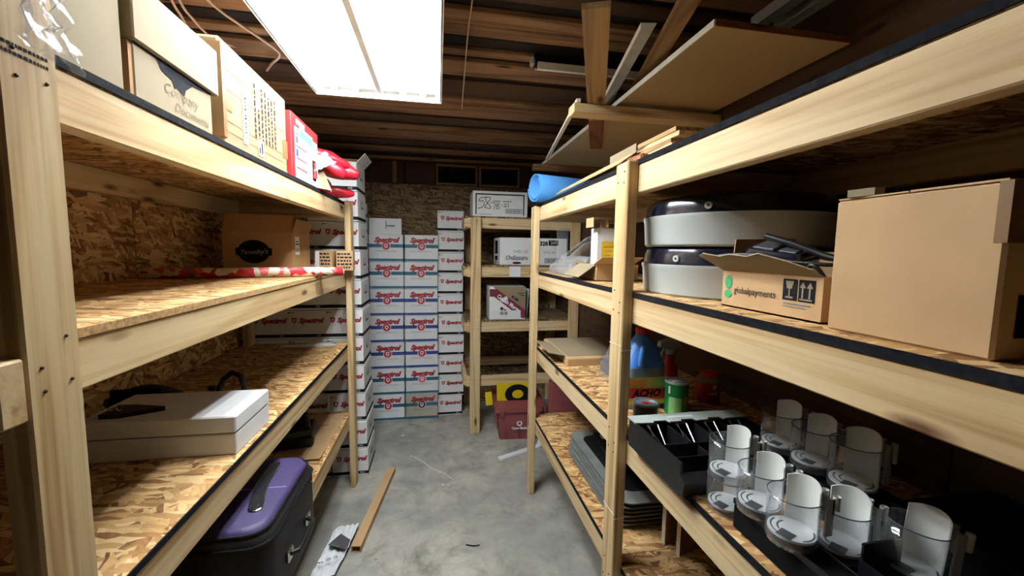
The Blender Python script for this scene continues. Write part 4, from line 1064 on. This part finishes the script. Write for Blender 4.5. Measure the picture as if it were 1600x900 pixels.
obj('piece', G().cbox(0, .22, 0, .16, 0, .011, .001), OSB, t, rot=(0, 0, D(6)))

# ------------------------------------------------------------------ back shelves
t = thing('case_box', 'white box with black frame and handwritten 58 7B-21 on back top shelf', 'box', (.545, 3.60, ZB[0]))
obj('body', G().cbox(-.245, .245, 0, .32, 0, .225, .003), WHITE, t)
g = G().flat(rect(-.222, -.212, .02, .20)).flat(rect(.205, .215, .02, .20)).flat(rect(-.222, .215, .192, .203))
obj('printed_frame', g, INK, t, (0, -.0011, 0), FRONT)
g = G()
def stroke(pts, w=.0055): g.ribbon([tuple(p[:2]) for p in curve([(a, b, 0) for a, b in pts], 5)], w)
stroke([(-.125, .172), (-.165, .168), (-.19, .15), (-.185, .135), (-.16, .14), (-.145, .12), (-.155, .09), (-.185, .075), (-.20, .075)])
stroke([(-.095, .17), (-.125, .17), (-.135, .15), (-.115, .12), (-.09, .09), (-.095, .075), (-.12, .078), (-.14, .085), (-.12, .115), (-.095, .15), (-.092, .172)])
stroke([(-.092, .122), (-.05, .12), (-.058, .07)], .0045); stroke([(-.035, .122), (-.035, .073)], .0045)
stroke([(-.035, .122), (-.012, .115), (-.03, .1), (-.008, .088), (-.015, .074), (-.035, .073)], .0045)
stroke([(.005, .105), (.018, .105)], .004); stroke([(.03, .118), (.05, .118), (.048, .104), (.03, .094), (.058, .093)], .0045); stroke([(.07, .126), (.069, .088)], .0045)
obj('handwriting', g, INK, t, (0, -.0014, 0), FRONT)
obj('code_frame', G().flat(rect(.045, .195, .036, .075)), INK, t, (0, -.0012, 0), FRONT)
obj('code_panel', G().flat(rect(.049, .191, .040, .071)), WHITE, t, (0, -.0016, 0), FRONT)
obj('barcode', barcode(.125, .025, 22, 6), BLUE, t, (.057, -.002, .043), FRONT)
obj('faded_print', G().flat(rect(-.07, .0, .135, .143)).flat(rect(.02, .10, .135, .143)).flat(rect(-.19, -.08, .022, .026)), GREYINK, t, (0, -.0012, 0), FRONT)
t = thing('tissue_case', 'white tissue case with script lettering on back second shelf', 'box', (.855, 3.585, ZB[1]), D(3))
obj('body', G().cbox(-.315, .315, 0, .30, 0, .245, .005), WHITE, t)
text('Cashmere', .050, INK, t, (-.165, -.0012, .064), FRONT, shear=.25, offset=.0036); text('Cashmere', .050, WHITE, t, (-.165, -.0018, .064), FRONT, shear=.25, offset=.0)
obj('oval_mark', G().flat(ell(.042, .010, 20)), INK, t, (-.16, -.0012, .020), FRONT)
text('CMD 125', .034, GREYINK, t, (-.125, -.0012, .12), FRONT); text('07:24 2K1', .030, GREYINK, t, (.15, -.0012, .115), FRONT)
text('01328', .05, INK, t, (.065, -.0012, .195), FRONT, offset=.0025); obj('stamp', G().flat(rect(-.055, .04, -.024, .024)), INK, t, (.19, -.0012, .203), FRONT)
text('247', .038, WHITE, t, (.183, -.0018, .203), FRONT)
obj('code_frame', G().flat(rect(0, .14, 0, .044)), INK, t, (.10, -.0012, .02), FRONT); obj('code_panel', G().flat(rect(.004, .136, .004, .04)), WHITE, t, (.10, -.0016, .02), FRONT)
obj('barcode', barcode(.12, .03, 18, 11), INK, t, (.11, -.002, .027), FRONT)
g = G().flat(rect(.08, .20, .10, .22)).flat(rect(.08, .2, .04, .08)).flat(rect(.08, .14, .015, .03)); g.v = [(p[0], p[1], p[2]) for p in g.v]
obj('end_print', g, INK, t, (-.3162, .30, 0), (PI/2, 0, -PI/2))
t = thing('liquor_carton', 'white rum carton with maroon diagonal band on back third shelf', 'box', (.612, 3.545, ZB[2]))
w, h = .325, .295
obj('body', G().cbox(-w/2, w/2, 0, .25, 0, h, .003), WHITE, t)
obj('grey_field', G().flat([(-w/2+.03, h), (w/2, h), (w/2, .27*h), (-w/2+.05, .93*h)]), CARD2, t, (0, -.001, 0), FRONT)
P = lambda u, v: (-w/2+u*w, v*h)
obj('diagonal_band', G().flat([P(0, .70), P(.12, .70), P(.90, .04), P(1, .04), P(1, .28), P(.2, .93), P(0, .93)]), DARKBAND, t, (0, -.0016, 0), FRONT)
ang = -math.atan2(.62*h, .80*w)
text('Captain Morgan', .050, WHITE, t, (.012, -.0022, .485*h), (PI/2, -ang, 0), offset=.0018, width=.78)
text('RUM', .034, INK, t, (-.035, -.002, .285*h), (PI/2, -ang, 0), offset=.0025); text('RUM', .034, INK, t, (.065, -.002, .64*h), (PI/2, -ang, 0), offset=.0015)
obj('sticker', G().flat(rect(-.030, .030, -.017, .017)), PAPER, t, (-.03, -.003, .62*h), (PI/2, D(-28), 0))
obj('code_panel', G().flat(rect(-.14, .12, .012, .082)), PAPER, t, (0, -.0024, 0), FRONT); obj('barcode', barcode(.075, .028, 12, 9), INK, t, (-.07, -.0028, .043), FRONT)
obj('fine_print', G().flat(rect(.09, .15, .79*h, .81*h)).flat(rect(.115, .15, .725*h, .745*h)), INK, t, (0, -.0022, 0), FRONT)
flap(t, .30, .09, (0, .24, h), (D(20), 0, 0), CARD)
t = thing('leaning_card', 'thin pale card leaning beside the rum carton', 'cardboard', (.80, 3.60, ZB[2]))
obj('card', G().box(-.002, .002, 0, .15, 0, .27), PAPER, t, rot=(0, D(4), D(6)))

# ------------------------------------------------------------------ floor things
def tote(label, loc, rz, stack=False):
    t = thing('storage_tote', label, 'tote', loc, rz)
    w, d, h = .40, .50, .30
    obj('body', loft([(rrect(-w/2+.03, w/2-.03, .03, d-.03, .02), 0), (rrect(-w/2, w/2, 0, d, .025), h-.03)]), MAROON, t, smooth=30)
    obj('rim', loft([(rrect(-w/2-.014, w/2+.014, -.014, d+.014, .03), h-.045), (rrect(-w/2-.014, w/2+.014, -.014, d+.014, .03), h)]), MAROON, t, smooth=30)
    g = G()
    for x in (-.12, .0, .12): g.box(x-.002, x+.002, -.0035+.016, .03, .02, h-.045)
    obj('rib', g, MAROON, t)
    for x in (-.15, .15): obj('latch', G().cbox(x-.018, x+.018, -.024, -.012, h-.075, h-.02, .004), MAROON, t)
    return t
t = tote('maroon storage tote with white ring logo on floor under back shelves', (.69, 3.30, 0), D(-4))
obj('ring_logo', G().lathe([(.013, 0), (.024, 0)], 24), PAPER, t, (.0, .0095, .15), (PI/2-D(5.5), 0, 0))
text('Care Made', .030, PAPER, t, (.0, .0135, .105), (PI/2-D(5.5), 0, 0), offset=.0012)
for sgn in (-1, 1):
    pts = [(sgn*.09, .02), (sgn*.21, .0), (sgn*.215, .22), (sgn*.205, .48), (sgn*.10, .50)]
    obj('lid_flap', G().box(0, .012, .0, .5, -.19, 0, Matrix.Translation((sgn*.218, 0, .30)) @ Matrix.Rotation(D(6*sgn), 4, 'Y')), MAROON, t)
t = thing('floor_sign', 'yellow sheet with thick black oval ring standing in the tote', 'sign', (.68, 3.46, .012), D(-3))
obj('sheet', G().prism([(-.13, 0), (.13, 0), (.18, .28), (.18, .45), (-.17, .45), (-.165, .28)], -.004, 0, Matrix.Rotation(PI/2, 4, 'X')), YELLOW, t)
obj('oval_ring', G().lathe([(.05, 0), (.115, 0)], 32, sy=.78), MATTE, t, (.02, -.002, .345), FRONT)
obj('tab', G().box(-.235, -.175, -.03, -.026, .285, .405, Matrix.Rotation(D(-6), 4, 'Y')), YELLOW, t)
t = thing('tote_lid', 'folded maroon interlocking tote lids standing behind right shelves', 'tote lid', (1.04, 3.05, 0), D(-12))
for k in range(4):
    M = Matrix.Translation((0, .05*k, 0)) @ Matrix.Rotation(D(-6), 4, 'X')
    g = G(); poly = []
    n = 9
    for q in range(n): poly += [(-.15+.30*q/n, .57-.018*(q % 2)-.01*k), (-.15+.30*(q+.5)/n, .57-.03*(q % 2)-.01*k)]
    poly = [(-.15, 0), (.15, 0), (.15, .55-.01*k)] + poly[::-1]
    g.prism(poly, -.006, .006, M @ Matrix.Rotation(PI/2, 4, 'X'))
    for q in range(6): g.box(-.13, .13, -.012, -.006, .08+q*.08, .095+q*.08, M @ Matrix.Rotation(D(32), 4, 'Y') if False else M)
    obj('lid_panel', g, MAROON, t)
t = thing('cardboard_tube', 'long hollow cardboard edge channel lying on concrete floor', 'cardboard tube', (-.437, 2.155, 0))
d = Vector((-.337+.437, 2.947-2.155, 0)); L = d.length
t.rotation_euler = (0, 0, math.atan2(d.y, d.x))
g = G().box(0, L, -.026, .026, .036, .040).box(0, L, -.026, -.022, .002, .036).box(0, L, .022, .026, .002, .036).box(0, L, -.026, .026, .0, .003)
obj('channel', g, CARD, t)
t = thing('crumpled_paper', 'crumpled white paper with dark grey card on floor near suitcase', 'paper', (-.54, 2.17, 0))
outl = lambda u, v: Vector(((u-.5)*(.13-.03*abs(v-.5)) + .05*(v-.5), (v-.5)*.36, .012+.03*abs(noise.noise(Vector((u*3, v*4, 3))))+.012*noise.noise(Vector((u*8, v*8, 1)))+.03*max(0, u-.7)+.015*v))
obj('sheet', G().grid(outl, 14, 22), PAPER, t, smooth=25)
obj('grey_card', G().prism([(-.045, -.01), (.0, .085), (.06, .03), (.05, -.05), (.015, -.035)], .052, .054), TRAY, t, rot=(D(-4), D(6), 0))
g = G()
stroke([(-.065, -.125), (-.055, -.12), (-.05, -.128), (-.042, -.118), (-.035, -.126)], .004); stroke([(-.02, -.115), (-.005, -.108), (-.012, -.098), (-.022, -.108)], .004); stroke([(.01, -.1), (.02, -.088), (.028, -.1), (.018, -.104)], .004)
obj('handwriting', g, BLUE, t, (0, 0, .052))
t = thing('white_lath', 'curved white plastic strip on floor by right far post', 'strip', (.47, 3.01, 0))
pts = [Vector((0, 0, 0)), Vector((.16, .07, 0)), Vector((.28, .12, 0)), Vector((.36, .165, .0)), Vector((.40, .24, .01))]
g = G(); cv = curve(pts, 4)
for i, p in enumerate(cv):
    dd = (cv[min(i+1, len(cv)-1)]-cv[max(0, i-1)]).normalized(); q = Vector((-dd.y, dd.x, 0))*.024
    g.v += [p-q, p+q, p-q+Vector((0, 0, .012)), p+q+Vector((0, 0, .012))]
for i in range(len(cv)-1):
    o = i*4; q = o+4; g.f += [(o, q, q+2, o+2), (o+1, o+3, q+3, q+1), (o+2, q+2, q+3, o+3), (o, o+1, q+1, q)]
g.f += [(0, 2, 3, 1), (len(cv)*4-4, len(cv)*4-3, len(cv)*4-1, len(cv)*4-2)]
obj('strip', g, PAPER, t)
t = thing('string', 'thin pale string lying across the concrete floor', 'string', (-.188, 3.139, 0))
obj('strand', G().tube(curve([(0, 0, .003), (.07, -.08, .003), (.15, -.20, .003), (.23, -.27, .003), (.29, -.36, .003)]), .003, 5), CHALK, t)
for k, (x, y, r, lab) in enumerate(((-.302, 3.525, .016, 'small white paper scrap on floor near the cartons'), (.031, 2.724, .011, 'tiny white crumb on floor at end of the string'), (.07, 2.715, .009, 'tiny white crumb beside another near the string'), (-.21, 3.16, .009, 'tiny yellowish crumb at far end of the string'))):
    tag(obj('paper_scrap', G().sphere((0, 0, r*.35), (r, r*.7, r*.4), 8, 6, None, .6, k*5), PAPER, None, (x, y, 0)), lab, 'scrap')
tag(obj('twig', G().tube([(.15, 2.12, .003), (.19, 2.10, .006), (.225, 2.105, .003)], .003, 5), BLACK), 'short dark twig on floor in the foreground', 'twig')

# ------------------------------------------------------------------ cables under the ceiling
t = thing('electrical_cable', 'pinkish electrical cable looping from fixture edge to behind boxes', 'cable', (-.62, 1.6, 2.47))
obj('sheath', G().tube(curve([(-.19, -.25, .02), (-.15, .05, .0), (-.107, .183, -.005), (-.05, .33, -.01), (-.058, .40, -.01), (-.128, .51, .0), (-.19, .62, .01)]), .005, 8), CABLE, t, smooth=60)
for lab, p in (('left of two thin cables drooping above the pale file box', [(-.79, 1.35, 2.47), (-.821, 1.519, 2.4), (-.846, 1.613, 2.4), (-.87, 1.711, 2.4), (-.9, 1.9, 2.45)]), ('right of two thin cables drooping above the pale file box', [(-.77, 1.35, 2.47), (-.797, 1.514, 2.4), (-.817, 1.618, 2.4), (-.821, 1.745, 2.4), (-.83, 1.95, 2.46)])):
    t = thing('electrical_cable', lab, 'cable', p[0])
    obj('sheath', G().tube(curve([Vector(q)-Vector(p[0]) for q in p]), .004, 8), CABLE, t, smooth=60)
t = thing('hanging_wire', 'single thin wire strung below the joists beside the fixture', 'wire', (.117, 1.481, 2.49))
obj('strand', G().tube(curve([(.002, -.2, .005), (0, 0, 0), (.0, .185, -.002), (.008, .488, .002), (.025, 1.036, -.002), (.03, 1.12, .01)]), .0028, 6), CABLE, t, smooth=60)
t = thing('junction_knob', 'small pale knob fixed under a far joist', 'knob', (.315, 2.35, 2.52))
obj('knob', G().sphere((0, 0, .02), (.018, .018, .02), 12, 8), LGREY, t, smooth=60)
